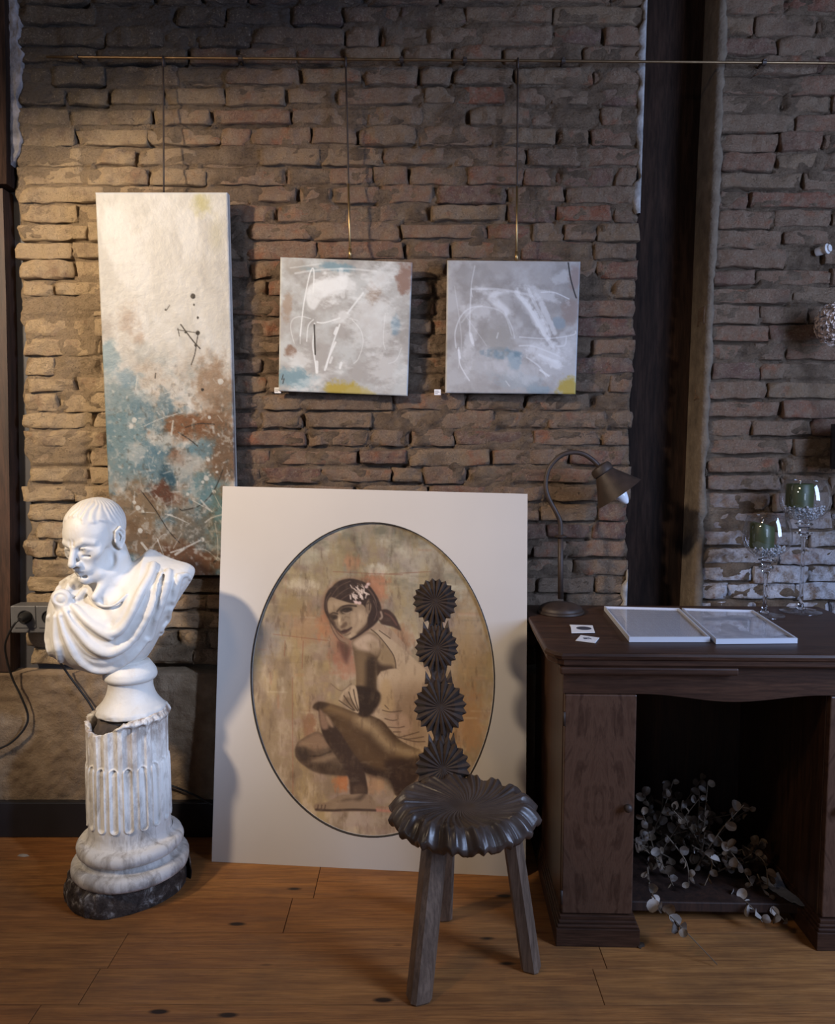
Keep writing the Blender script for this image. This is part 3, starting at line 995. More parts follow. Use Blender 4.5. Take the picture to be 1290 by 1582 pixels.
for a, b in (((0.1, 0.08), (0.9, 0.08)), ((0.1, 0.92), (0.9, 0.92))):
    U, V_ = TRc - TLc, BLc - TLc
    MB().tube([TLc + U * a[0] + V_ * a[1] + q, TLc + U * b[0] + V_ * b[1] + q], 0.006, 6).build('stretcher_bar', M['leg_wood'], t)

# ---- two square canvases
def square(name, label, px, Yt, Yb, painter, group=None):
    TL, TR, BL = P(*px[0], Yt), P(*px[1], Yt), P(*px[2], Yb)
    n = 210
    p = Paint(0, 520, 0, 520, n, n, (163, 157, 150))
    painter(p)
    g_l = p.im.mean(-1, keepdims=True)
    p.im = g_l + (p.im - g_l) * 0.75
    lin = np.clip(s2l(np.clip(p.im, 0, 255)) * np.array((0.97, 1.01, 1.05)), 0, 0.88)
    t = thing(name, label, 'painting', (TL + TR + BL) / 3, group)
    canvas_mesh('painted_canvas', TL, TR, BL, 0.022, lin, n, n, M['oil'], t, side=(0.45, 0.45, 0.46))
    U, V_ = TR - TL, BL - TL
    q = Vector((0, 0.020, 0))
    MB().tube([TL + U * 0.1 + V_ * 0.1 + q, TL + U * 0.9 + V_ * 0.1 + q], 0.006, 6).build('stretcher_bar', M['leg_wood'], t)
def sq1(p):      # crop coordinates minus (55, 65)
    p.veil((186, 188, 184), 0.42, 0.66, 0.8, 0.012, 0.014, 3)
    p.veil((140, 134, 126), 0.5, 0.7, 0.7, 0.010, 0.010, 8)
    W_ = (222, 222, 218)
    for (x, y, rx, ry, c, a, sd) in [(220, 30, 80, 18, (92, 134, 150), .7, 1), (110, 40, 50, 12, (110, 140, 150), .5, 2), (490, 60, 38, 70, (136, 96, 78), .8, 3), (370, 130, 30, 40, (140, 112, 90), .7, 4), (30, 180, 22, 60, (150, 116, 88), .6, 5), (45, 360, 26, 28, (126, 88, 66), .8, 6), (60, 470, 90, 45, (98, 138, 152), .8, 7), (460, 250, 22, 40, (112, 140, 156), .8, 8),
                                     (260, 508, 85, 38, (178, 150, 44), .95, 9), (330, 515, 70, 24, (180, 158, 80), .7, 10), (60, 30, 50, 35, (150, 138, 122), .5, 11)]:
        p.blob(x, y, rx * 1.2, ry * 1.2, c, a, 0.1, 0.5, sd + 60, 1.8, 0.05)
    for (x, y, rx, ry, a, sd) in [(190, 110, 80, 70, .75, 1), (270, 90, 30, 90, .6, 2), (370, 230, 130, 160, .45, 3), (400, 60, 90, 60, .5, 4), (80, 390, 60, 50, .45, 5), (150, 470, 150, 40, .45, 6), (430, 410, 90, 90, .4, 7), (250, 220, 60, 25, .6, 8)]:
        p.blob(x, y, rx, ry, W_, a, -0.5, 0.75, sd + 80, 1.6, 0.055, 0.5)
    p.poly([(105, 130), (130, 95), (220, 70), (262, 60), (262, 110), (220, 120), (170, 150), (140, 195), (112, 180)], W_, 6, 0.7, tex=0.3)
    for pts, wd, a in [([(84, 300), (95, 180), (115, 70), (128, 38), (134, 60), (132, 130)], 5, .9), ([(84, 290), (84, 330)], 3, .7), ([(240, 225), (180, 245), (150, 245)], 5, .9), ([(110, 320), (115, 260), (135, 235)], 4, .8), ([(140, 250), (135, 330), (140, 370), (152, 440)], 6, .95), ([(152, 400), (153, 440)], 12, .9), ([(190, 420), (210, 340), (240, 250)], 6, .9), ([(185, 430), (200, 380), (225, 320)], 8, .9), ([(230, 265), (222, 285)], 13, .9), ([(330, 125), (300, 165), (270, 205)], 7, .8), ([(60, 330), (45, 270), (55, 235), (90, 225), (125, 232)], 3, .7), ([(290, 230), (325, 270), (335, 320), (318, 380), (300, 400)], 3, .7), ([(270, 222), (310, 232)], 3, .6), ([(420, 200), (415, 300), (425, 340)], 3, .5), ([(490, 330), (470, 380), (440, 395)], 3, .5), ([(250, 400), (245, 420)], 10, .9), ([(205, 400), (212, 380)], 10, .7), ([(240, 40), (250, 140)], 18, .5), ([(60, 60), (140, 45), (260, 35), (380, 40)], 7, .5), ([(40, 40), (160, 20)], 5, .4)]:
        p.stroke(pts, wd, W_, a, 1.8, tex=0.2)
    p.stroke([(139, 255), (141, 300), (145, 370)], 6, (52, 46, 40), 0.9, 1.5)
    for x, y in [(18, 455), (22, 470)]:
        p.stroke([(x, y), (x - 5, y + 20)], 4, (52, 40, 34), .8, 1.2)
def sq2(p):      # crop coordinates minus (708, 80)
    p.im[:] = (158, 152, 148)
    p.veil((178, 176, 176), 0.42, 0.66, 0.7, 0.010, 0.012, 13)
    p.veil((138, 131, 126), 0.5, 0.7, 0.8, 0.009, 0.009, 18)
    W_ = (214, 214, 216)
    for (x, y, rx, ry, c, a, sd) in [(490, 190, 40, 60, (140, 118, 108), .7, 1), (500, 60, 25, 60, (140, 112, 104), .6, 2), (440, 240, 30, 28, (124, 142, 154), .7, 3), (215, 360, 75, 25, (100, 128, 142), .8, 4), (275, 390, 30, 40, (104, 132, 146), .8, 5), (370, 505, 55, 22, (110, 138, 152), .6, 6), (490, 495, 45, 50, (176, 148, 46), .95, 7), (300, 470, 120, 40, (150, 162, 168), .5, 8), (210, 300, 70, 70, (148, 142, 134), .7, 9), (100, 60, 70, 40, (150, 145, 142), .5, 10)]:
        p.blob(x, y, rx * 1.2, ry * 1.2, c, a, 0.1, 0.5, sd + 160, 1.8, 0.05)
    for (x, y, rx, ry, an, a, sd) in [(350, 220, 170, 26, 0.95, .8, 1), (390, 200, 130, 16, 1.1, .6, 2), (210, 130, 120, 20, 0.2, .6, 3), (380, 130, 110, 30, 0.3, .5, 4), (120, 190, 80, 50, 0.2, .45, 5), (95, 320, 30, 150, 0.1, .4, 6), (230, 170, 60, 60, .5, .5, 7), (400, 360, 110, 50, 0.2, .55, 8), (430, 400, 60, 20, 0.5, .7, 9), (450, 60, 60, 30, -0.5, .4, 10), (290, 420, 170, 60, 0.3, .3, 11), (470, 330, 40, 100, 0.1, .3, 12)]:
        p.blob(x, y, rx, ry, W_, a, an, 0.6, sd + 180, 1.6, 0.05)
    p.poly([(190, 120), (240, 140), (245, 190), (235, 215), (215, 190), (160, 150)], W_, 8, .6, tex=.3)
    p.poly([(200, 140), (260, 130), (320, 190), (350, 260), (290, 220)], (140, 134, 130), 9, .55)
    for pts, wd, a in [([(40, 340), (35, 280), (55, 220), (90, 185), (140, 175)], 5, .6), ([(108, 20), (95, 100), (100, 140)], 3, .7), ([(95, 110), (92, 230), (95, 300), (110, 330)], 6, .6), ([(96, 285), (106, 320)], 10, .85), ([(50, 340), (55, 400), (75, 440), (95, 470)], 5, .75), ([(50, 350), (56, 380)], 9, .8), ([(370, 120), (420, 120), (480, 145)], 4, .8), ([(290, 295), (400, 300), (500, 285), (510, 270)], 4, .7), ([(440, 330), (470, 325), (475, 290)], 5, .6), ([(320, 375), (370, 410), (400, 450)], 6, .6), ([(375, 425), (410, 448)], 8, .8), ([(370, 365), (420, 385), (445, 390)], 10, .7), ([(290, 330), (340, 330), (400, 350), (450, 370)], 6, .6), ([(320, 110), (350, 170), (390, 240), (410, 285)], 12, .5), ([(270, 120), (330, 190), (380, 270), (420, 330)], 14, .5), ([(100, 110), (200, 110), (320, 130), (350, 150)], 9, .5), ([(230, 200), (260, 260), (270, 300)], 5, .5), ([(205, 280), (200, 300)], 5, .6), ([(240, 470), (255, 490)], 4, .6), ([(30, 100), (60, 300), (50, 420)], 4, .35), ([(80, 220), (160, 330)], 3, .4), ([(60, 240), (120, 180), (220, 200), (260, 290)], 5, .4)]:
        p.stroke(pts, wd, W_, a, 2.0, tex=0.25)
    p.stroke([(472, 5), (482, 60), (497, 110), (508, 140)], 5, (40, 34, 32), 0.95, 1.4)
square('square_canvas', 'square grey abstract canvas with yellow patch and black stroke left of centre', [(433, 397), (637, 405), (432, 604)], -0.070, -0.045, sq1)
square('square_canvas', 'square grey abstract canvas with sweeping white strokes and black curve at top right', [(691, 402), (897, 404), (688, 607)], -0.070, -0.045, sq2)

# ---- large oval portrait in a white board, leaning on the wall
bTL, bTR, bBL, bBR = P(344, 751, -0.115), P(815, 763, -0.13), None, None
g0, g1 = PF(327, 1331, 0.0), PF(812, 1355, 0.0)
# board as a plane through the foot line and the top edge
ux = (g1 - g0).normalized()
mid_top = (bTL + bTR) / 2
foot = g0 + ux * (mid_top - g0).dot(ux)
uy = (mid_top - foot).normalized()
nb = ux.cross(uy)
if nb.y > 0:
    nb = -nb
def on_board(px, py, off=0.0):
    d = ray(px, py)
    c = Vector((0, -CAM_D, CAM_H))
    t_ = (g0 + nb * off - c).dot(nb) / d.dot(nb)
    return c + d * t_
def buv(p):
    return (p - g0).dot(ux), (p - g0).dot(uy)
def bpt(u, v, off=0.0):
    return g0 + ux * u + uy * v + nb * off
corn = [buv(on_board(*q)) for q in ((344, 751), (815, 763), (812, 1355), (327, 1331))]
corn[2] = (corn[2][0], 0.0); corn[3] = (corn[3][0], 0.0)
oc = buv(on_board(573, 1049))
ax_ = abs(buv(on_board(761, 1049))[0] - buv(on_board(384, 1049))[0]) / 2
bx_ = abs(buv(on_board(573, 806))[1] - buv(on_board(573, 1293))[1]) / 2
pic = thing('oval_portrait', 'large oval portrait of a crouching woman in white board, leaning on the brick wall', 'painting', g0 + ux * 0.4)
NS = 128
def rect_pt(a):
    """border point in direction a from the oval centre"""
    dx, dy = math.cos(a), math.sin(a)
    best = 1e9
    for i in range(4):
        p, q = corn[i], corn[(i + 1) % 4]
        ex, ey = q[0] - p[0], q[1] - p[1]
        den = dx * ey - dy * ex
        if abs(den) < 1e-9:
            continue
        t_ = ((p[0] - oc[0]) * ey - (p[1] - oc[1]) * ex) / den
        s_ = ((p[0] - oc[0]) * dy - (p[1] - oc[1]) * dx) / den
        if t_ > 0 and -1e-6 <= s_ <= 1 + 1e-6:
            best = min(best, t_)
    return oc[0] + dx * best, oc[1] + dy * best
angs = sorted([2 * math.pi * k / NS for k in range(NS)] + [math.atan2(c[1] - oc[1], c[0] - oc[0]) % (2 * math.pi) for c in corn])
V, F = [], []
n = len(angs)
for a in angs:
    r = rect_pt(a)
    ca, sa = math.cos(a), math.sin(a)
    k = 1 / math.hypot(ca / ax_, sa / bx_)
    e = (oc[0] + ca * k, oc[1] + sa * k)
    k2 = k - 0.004
    e2 = (oc[0] + ca * k2, oc[1] + sa * k2)
    V += [bpt(*r, -0.022), bpt(*r, 0.0), bpt(*e, 0.0), bpt(*e2, -0.007)]
for i in range(n):
    j = (i + 1) % n
    for q in range(3):
        F.append((i * 4 + q, j * 4 + q, j * 4 + q + 1, i * 4 + q + 1))
ob = mk('mount_board', V, F, M['mat'], pic)
# dark rebate ring around the oval
V, F = [], []
for a in angs:
    ca, sa = math.cos(a), math.sin(a)
    k = 1 / math.hypot(ca / ax_, sa / bx_)
    for dk, off in ((0.0, -0.001), (0.0004, 0.0012), (-0.0026, 0.0010), (-0.0036, -0.010)):
        V.append(bpt(oc[0] + ca * (k + dk), oc[1] + sa * (k + dk), off))
for i in range(n):
    j = (i + 1) % n
    for q in range(3):
        F.append((i * 4 + q, j * 4 + q, j * 4 + q + 1, i * 4 + q + 1))
ob = mk('oval_rim', V, F, M['gap'], pic, True)
ob['label'] = 'thin dark rim around the oval opening'
V = [bpt(*c, -0.022) for c in corn]
mk('backing_board', V + [p - nb * 0.004 for p in V], [(0, 1, 2, 3), (7, 6, 5, 4)] + [(i, (i + 1) % 4, 4 + (i + 1) % 4, 4 + i) for i in range(4)], M['leg_wood'], pic)

# portrait pigment, in photograph-like units
nx, ny = 360, 464
pp = Paint(378, 768, 800, 1300, nx, ny, (112, 97, 76))
X, Y = pp.X, pp.Y
tY = np.clip((Y - 806) / 487, 0, 1)
top, midc, bot = np.array((140, 131, 108.)), np.array((116, 99, 76.)), np.array((94, 78, 58.))
pp.im = np.where(tY[..., None] < 0.45, top + (midc - top) * (tY / 0.45)[..., None], midc + (bot - midc) * ((tY - 0.45) / 0.55)[..., None])
pp.veil((168, 160, 136), 0.5, 0.7, 0.75, 0.03, 0.055, 3, mask=np.clip(1 - tY * 1.7, 0, 1))
pp.veil((96, 92, 76), 0.5, 0.72, 0.8, 0.022, 0.05, 7, mask=np.clip(1.1 - tY * 1.6, 0, 1))
pp.veil((132, 112, 74), 0.48, 0.66, 0.6, 0.05, 0.02, 9)
pp.veil((140, 124, 108), 0.5, 0.68, 0.5, 0.06, 0.025, 12)
pp.veil((92, 76, 60), 0.5, 0.7, 0.6, 0.04, 0.018, 15)
pp.veil((112, 92, 84), 0.52, 0.7, 0.5, 0.02, 0.03, 18)
A = lambda x, y: (370 + x / 2.986, 780 + y / 2.986)
B = lambda x, y: (430 + x / 5.609, 870 + y / 5.609)
Cc = lambda x, y: (430 + x / 5.375, 1050 + y / 5.375)
def ap(f, pts):
    return [f(*p) for p in pts]
for (x, y, rx, ry, c, a, sd) in [(530, 265, 50, 40, (158, 104, 72), .6, 1), (640, 380, 60, 80, (150, 92, 62), .75, 2), (400, 560, 40, 90, (146, 92, 62), .7, 3), (300, 560, 70, 110, (138, 102, 74), .5, 4), (480, 700, 60, 60, (128, 76, 58), .6, 5), (510, 760, 70, 50, (126, 82, 60), .7, 6), (260, 470, 70, 60, (118, 98, 64), .6, 7), (480, 1280, 40, 50, (128, 76, 42), .9, 8), (640, 1290, 60, 50, (126, 90, 62), .6, 9), (330, 1020, 40, 70, (96, 60, 44), .6, 10), (760, 620, 60, 60, (126, 86, 58), .6, 11), (1060, 600, 90, 220, (130, 104, 72), .6, 12), (1060, 1000, 80, 160, (122, 88, 58), .7, 13), (640, 300, 60, 30, (176, 168, 150), .6, 14), (300, 370, 90, 30, (172, 160, 136), .6, 15), (280, 240, 110, 40, (150, 146, 122), .5, 16), (820, 250, 130, 70, (156, 146, 126), .5, 17), (130, 620, 70, 110, (108, 100, 98), .6, 18), (600, 1450, 160, 40, (118, 104, 88), .5, 19), (460, 610, 40, 80, (150, 100, 70), .5, 20)]:
    q = A(x, y)
    pp.blob(q[0], q[1], rx / 2.986 * 1.25, ry / 2.986 * 1.25, c, a, 0, 0.5, 300 + sd, 1.5, 0.12, 1.6)
rs = np.random.RandomState(8)
for _ in range(150):
    x, y = rs.uniform(380, 765), rs.uniform(810, 1120)
    vert = rs.rand() < 0.55
    L = rs.uniform(6, 34)
    c = [(160, 150, 128), (92, 82, 64), (140, 90, 62), (150, 128, 96), (104, 84, 66)][rs.randint(5)]
    pp.stroke([(x, y), (x + (0.5 if vert else L), y + (L if vert else 0.6))], rs.uniform(1, 5), c, rs.uniform(.12, .35), 1.5, tex=.4, seed=rs.randint(50))
for x0, y0, x1, y1 in [(160, 600, 420, 630), (440, 310, 760, 325), (700, 320, 890, 310), (170, 420, 160, 440), (215, 630, 212, 700), (300, 630, 295, 760), (250, 800, 252, 1340), (640, 1395, 760, 1398)]:
    pp.stroke([A(x0, y0), A(x1, y1)], 1.2, (110, 62, 46), .55, .7)
pp.stroke([A(560, 1400), A(700, 1412), A(860, 1408)], 5, (128, 78, 64), .7, 2)
# hair halo
pp.poly(ap(B, [(395, 420), (400, 300), (450, 210), (540, 145), (650, 120), (770, 140), (850, 210), (910, 300), (930, 380), (850, 520), (620, 820), (540, 700)]), (110, 70, 50), 4, .45, tex=.5, seed=31)
# clothes, neck, body
TAN, SH, DK = (134, 112, 90), (66, 50, 37), (40, 29, 23)
pp.poly(ap(B, [(780, 560), (860, 520), (960, 560), (1060, 650), (1180, 800), (1060, 740), (900, 640)]), (128, 106, 84), 1.5)
pp.poly(ap(B, [(850, 600), (910, 590), (1000, 670), (1120, 770), (1290, 930), (1400, 1060), (1420, 1400), (1300, 1700), (880, 1400), (870, 1030), (980, 1020), (1030, 950), (1020, 830), (960, 740)]), (138, 118, 94), 1.5)
pp.poly(ap(B, [(940, 1060), (1100, 1080), (1180, 1178), (1000, 1260), (890, 1178)]), (104, 88, 54), 9, .6)
pp.poly(ap(B, [(850, 610), (950, 720), (1022, 830), (1026, 940), (970, 1012), (890, 1005), (855, 900), (850, 760)]), (112, 92, 66), 1.6)
pp.poly(ap(B, [(860, 860), (920, 890), (1000, 900), (1020, 950), (970, 1010), (880, 1005)]), (44, 31, 24), 5, .9)
pp.stroke(ap(B, [(820, 580), (880, 630), (970, 740), (1022, 830), (1030, 940), (975, 1015), (900, 1020)]), 1.6, (60, 46, 36), .9, .7)
pp.stroke(ap(B, [(890, 590), (960, 640), (985, 660)]), 1.6, (60, 46, 36), .8, .7)
pp.stroke(ap(B, [(940, 1025), (990, 1015), (1035, 955)]), 1.6, (176, 158, 132), .8, .7)
# torso lower
pp.poly(ap(Cc, [(866, -60), (1240, -60), (1240, 200), (1240, 380), (1280, 460), (1230, 610), (1030, 520), (960, 430), (890, 320), (850, 180)]), (138, 118, 94), 1.6)
pp.poly(ap(Cc, [(870, 120), (1240, 60), (1240, 200), (1240, 380), (1270, 460), (1210, 590), (1030, 510), (960, 420), (900, 320)]), (104, 83, 64), 24, .95)
pp.poly(ap(Cc, [(880, 20), (940, 30), (980, 240), (900, 280), (850, 180)]), (132, 108, 74), 5, .7)
pp.poly(ap(Cc, [(930, 300), (1040, 280), (1130, 380), (1080, 470), (980, 420)]), (122, 98, 80), 4, .8)
for pts in [[(880, 260), (950, 275), (1040, 265)], [(900, 330), (960, 345), (1000, 340)], [(930, 400), (1010, 405), (1060, 395)], [(980, 470), (1080, 500), (1220, 480)], [(1000, 490), (1080, 470), (1180, 440)], [(1020, 510), (1110, 560), (1190, 590)], [(1060, 500), (1150, 520), (1230, 520)], [(900, 220), (930, 250)], [(970, 440), (1030, 440)]]:
    pp.stroke(ap(Cc, pts), 1.4, (56, 42, 33), .8, .8)
# far leg
pp.poly(ap(Cc, [(150, 600), (170, 530), (240, 480), (340, 440), (420, 500), (500, 620), (580, 700), (600, 795), (480, 795), (330, 775), (220, 715), (160, 655)]), (64, 50, 40), 1.8)
pp.poly(ap(Cc, [(170, 540), (240, 490), (340, 445), (400, 500), (430, 560), (330, 590), (260, 580)]), (102, 80, 62), 5, .9)
pp.poly(ap(Cc, [(160, 590), (230, 570), (280, 620), (260, 690), (190, 670)]), (44, 34, 29), 5, .9)
pp.poly(ap(Cc, [(290, 680), (380, 640), (470, 620), (490, 650), (420, 680), (340, 690)]), (98, 80, 62), 4, .8)
pp.stroke(ap(Cc, [(280, 640), (360, 635), (450, 600)]), 2.5, (36, 27, 22), .8, 1.5)
pp.poly(ap(Cc, [(250, 720), (400, 700), (560, 710), (600, 795), (400, 790)]), (44, 33, 26), 5, .8)
# near thigh
pp.poly(ap(Cc, [(300, 235), (345, 192), (440, 205), (540, 235), (660, 280), (770, 300), (880, 350), (960, 440), (1050, 530), (1200, 600), (1260, 660), (1200, 780), (1120, 880), (1040, 960), (985, 960), (960, 860), (900, 812), (800, 795), (700, 750), (600, 610), (520, 440), (430, 330), (350, 270)]), (54, 39, 27), 1.6)
pp.stroke(ap(Cc, [(420, 235), (540, 280), (660, 340), (740, 400)]), 14, (98, 76, 50), .8, 8)
pp.stroke(ap(Cc, [(700, 345), (790, 400), (870, 490), (960, 570), (1090, 615), (1200, 620)]), 15, (132, 110, 78), .75, 10)
pp.stroke(ap(Cc, [(560, 390), (680, 520), (820, 680), (1000, 700)]), 26, (72, 52, 32), .6, 14)
pp.stroke(ap(Cc, [(690, 730), (820, 780), (920, 810), (1000, 900)]), 12, (34, 24, 20), .9, 7)
pp.poly(ap(Cc, [(900, 680), (1100, 660), (1260, 660), (1120, 890), (1010, 960), (960, 850)]), (38, 26, 21), 6, .85)
pp.poly(ap(Cc, [(300, 235), (345, 192), (430, 210), (400, 240), (340, 260)]), (44, 33, 28), 4, .8)
# near shin
pp.poly(ap(Cc, [(350, 250), (420, 310), (520, 430), (620, 590), (710, 720), (745, 830), (755, 960), (700, 1015), (620, 995), (608, 880), (585, 790), (480, 620), (400, 500), (365, 400)]), (44, 32, 26), 1.8)
pp.poly(ap(Cc, [(355, 255), (400, 300), (430, 400), (390, 420), (362, 380)]), (104, 80, 64), 3, .9)
pp.poly(ap(Cc, [(400, 290), (450, 340), (470, 400), (430, 380)]), (128, 104, 82), 3, .8)
pp.poly(ap(Cc, [(640, 900), (700, 870), (745, 920), (700, 1000), (640, 980)]), (66, 50, 38), 4, .6)
# foot
pp.poly(ap(Cc, [(305, 1060), (330, 1030), (420, 1020), (520, 965), (620, 955), (760, 955), (812, 1010), (818, 1082), (700, 1096), (440, 1096), (340, 1092)]), (96, 78, 60), 1.5)
pp.stroke(ap(Cc, [(325, 1082), (460, 1088), (640, 1082), (820, 1088)]), 3.5, (42, 31, 26), .85, 1.5)
for x in (345, 375, 405):
    pp.stroke(ap(Cc, [(x, 1045), (x - 8, 1080)]), 1.6, (52, 38, 32), .8, .8)
pp.poly(ap(Cc, [(540, 1010), (600, 990), (690, 1010), (740, 960), (750, 900), (700, 960), (620, 1000)]), (50, 38, 30), 4, .7)
# arm
pp.poly(ap(B, [(655, 680), (710, 640), (790, 605), (860, 630), (905, 700), (900, 790), (868, 860), (862, 1000), (865, 1200), (800, 1320), (700, 1320), (690, 1150), (690, 960), (670, 800)]), (78, 60, 42), 1.6)
pp.poly(ap(B, [(660, 700), (720, 645), (800, 612), (880, 660), (900, 740), (820, 770), (720, 760)]), (146, 124, 102), 5, .95)
pp.poly(ap(B, [(780, 700), (870, 690), (900, 770), (850, 810)]), (118, 98, 74), 4, .7)
pp.poly(ap(B, [(690, 800), (760, 780), (800, 900), (790, 1080), (720, 1120), (695, 960)]), (96, 76, 52), 6, .7)
pp.poly(ap(B, [(780, 850), (860, 830), (862, 1000), (865, 1200), (790, 1300), (720, 1250), (770, 1050)]), (40, 29, 22), 6, .9)
pp.poly(ap(Cc, [(660, 60), (840, 100), (860, 190), (770, 310), (680, 295), (645, 180)]), (36, 26, 21), 3, .95)
# hand on the knee
pp.poly(ap(Cc, [(515, 180), (560, 100), (620, 55), (665, 80), (685, 275), (625, 255), (560, 215)]), (134, 114, 90), 1.2)
pp.poly(ap(Cc, [(545, 190), (600, 150), (640, 200), (672, 262), (620, 240)]), (88, 70, 52), 2.5, .8)
for pts in [[(520, 180), (570, 215), (640, 262)], [(560, 140), (600, 200), (650, 262)], [(600, 110), (630, 190), (675, 268)], [(640, 90), (655, 170), (682, 260)]]:
    pp.stroke(ap(Cc, pts), 1.8, (50, 38, 28), .85, .8)
pp.stroke(ap(Cc, [(450, 40), (520, 95), (560, 90), (620, 40)]), 1.4, (84, 66, 52), .7, .9)
# dark below chin, propping hand
pp.poly(ap(B, [(530, 690), (600, 700), (640, 760), (610, 880), (570, 820)]), (66, 42, 36), 5, .75)
pp.stroke(ap(B, [(462, 480), (490, 570), (550, 660), (610, 690)]), 6, (112, 88, 70), .9, 1.4)
pp.stroke(ap(B, [(452, 470), (478, 570), (540, 670), (600, 700)]), 1.2, (70, 48, 38), .8, .7)
pp.stroke(ap(B, [(480, 500), (520, 600), (570, 650)]), 1.4, (74, 52, 42), .8, .8)
# hair, face
HR = (46, 33, 29)
pp.poly(ap(B, [(415, 420), (415, 320), (440, 250), (480, 210), (540, 160), (640, 138), (740, 160), (810, 205), (860, 275), (895, 345), (910, 420), (890, 490), (850, 540), (800, 580), (720, 630), (640, 668), (560, 620), (480, 540)]), HR, 1.5)
pp.poly(ap(B, [(870, 440), (910, 410), (950, 405), (990, 425), (1030, 470), (1062, 540), (1078, 592), (1010, 560), (950, 545), (900, 525)]), (56, 40, 34), 1.5)
pp.stroke(ap(B, [(905, 430), (915, 470), (900, 490)]), 3, (150, 128, 108), .7, 1.2)
pp.stroke(ap(B, [(940, 440), (990, 470), (1040, 540)]), 2.5, (98, 62, 50), .6, 1.2)
pp.poly(ap(B, [(442, 340), (470, 300), (540, 322), (640, 350), (735, 360), (775, 400), (800, 470), (775, 540), (720, 600), (665, 645), (625, 662), (585, 645), (550, 595), (512, 560), (498, 520), (478, 470), (452, 440), (440, 390)]), (118, 98, 76), 1.2)
pp.poly(ap(B, [(455, 330), (520, 325), (620, 355), (600, 375), (520, 400), (460, 430), (448, 380)]), (138, 116, 90), 3, .85)
pp.poly(ap(B, [(660, 430), (740, 410), (785, 470), (740, 560), (670, 600), (650, 520)]), (140, 118, 92), 5, .85)
pp.poly(ap(B, [(690, 620), (770, 540), (800, 480), (790, 560), (730, 620)]), (70, 52, 40), 3, .8)
pp.poly(ap(B, [(620, 660), (690, 625), (660, 600), (620, 625)]), (142, 120, 94), 3, .8)
pp.poly(ap(B, [(455, 440), (490, 470), (510, 540), (560, 610), (540, 600), (500, 540), (470, 490)]), (82, 62, 48), 2.5, .8)
pp.poly(ap(B, [(540, 445), (560, 470), (575, 540), (545, 545), (530, 500)]), (148, 126, 98), 2, .9)
pp.poly(ap(B, [(560, 545), (600, 515), (612, 540), (590, 565), (560, 570)]), (74, 54, 42), 2, .8)
pp.poly(ap(B, [(545, 410), (590, 385), (650, 388), (655, 420), (610, 438), (565, 445)]), (46, 34, 28), 2.2, .95)
pp.poly(ap(B, [(462, 462), (490, 450), (526, 462), (522, 488), (480, 496)]), (44, 32, 27), 2, .95)
pp.stroke(ap(B, [(525, 425), (560, 388), (620, 372), (690, 378)]), 2.8, (48, 35, 29), .95, 1)
pp.stroke(ap(B, [(455, 458), (490, 437), (528, 445)]), 2.4, (48, 35, 29), .95, 1)
pp.stroke(ap(B, [(575, 432), (610, 440), (650, 425)]), 1.2, (150, 128, 104), .7, .7)
pp.poly(ap(B, [(556, 600), (585, 580), (612, 578), (645, 560), (655, 570), (622, 602), (580, 622)]), (62, 42, 36), 1.5, .95)
pp.stroke(ap(B, [(556, 600), (600, 594), (650, 566)]), 1.1, (34, 24, 22), .9, .6)
pp.stroke(ap(B, [(590, 632), (620, 625), (640, 612)]), 2, (78, 58, 46), .7, 1)
pp.stroke(ap(B, [(630, 480), (600, 470), (580, 500)]), 2, (84, 64, 48), .5, 1.2)
pp.stroke(ap(B, [(645, 668), (720, 628), (800, 560), (850, 520)]), 2.2, (44, 31, 27), .85, 1)
pp.poly(ap(B, [(775, 370), (800, 320), (825, 350), (815, 420), (795, 450), (775, 420)]), (104, 84, 66), 1.3)
pp.stroke(ap(B, [(785, 360), (805, 350), (805, 410)]), 1.6, (50, 37, 30), .85, .8)
pp.poly(ap(B, [(800, 330), (830, 310), (850, 400), (840, 500), (800, 560), (790, 480), (815, 440), (828, 380)]), HR, 1.8, .95)
pp.blob(*B(720, 470), 7, 9, (158, 136, 110), .6, 0.3)
pp.blob(*B(545, 500), 3.0, 6, (164, 142, 114), .7, 0.1)
pp.blob(*B(640, 640), 4, 3, (156, 134, 106), .6)
pp.blob(*B(520, 370), 9, 5, (152, 130, 104), .6, 0.2)
pp.blob(*B(612, 412), 2.4, 2.0, (24, 18, 16), .9)
pp.blob(*B(497, 474), 2.0, 1.8, (24, 18, 16), .9)
pp.stroke(ap(B, [(560, 420), (600, 402), (650, 408)]), 1.2, (26, 19, 17), .9, .6)
pp.stroke(ap(B, [(690, 430), (700, 500), (680, 560)]), 4, (100, 80, 62), .4, 3)
pp.stroke(ap(B, [(500, 520), (520, 570), (555, 600)]), 3, (62, 46, 38), .6, 2)
for pts in [[(470, 300), (540, 210), (640, 160)], [(500, 310), (590, 240), (680, 200)], [(560, 320), (640, 270), (700, 240)], [(700, 180), (800, 240), (860, 330)], [(760, 190), (840, 280), (870, 380)], [(840, 330), (870, 420), (850, 500)], [(430, 420), (430, 330), (470, 260)]]:
    pp.stroke(ap(B, pts), 1.3, (96, 74, 62), .55, .8)
for _ in range(34):
    x, y = rs.normal(720, 42), rs.normal(280, 28)
    a = rs.uniform(-1.2, 0.4)
    q, q2 = B(x, y), B(x + 30 * math.sin(a), y - 30 * math.cos(a))
    pp.stroke([q, q2], rs.uniform(1.2, 2.4), (188, 168, 154), .8, .8)
for x, y in [(790, 190), (780, 210), (800, 185), (690, 345), (720, 350)]:
    q = B(x, y)
    pp.blob(q[0], q[1], 4, 3.4, (186, 156, 146), .85, 0, .3, 5, 2)
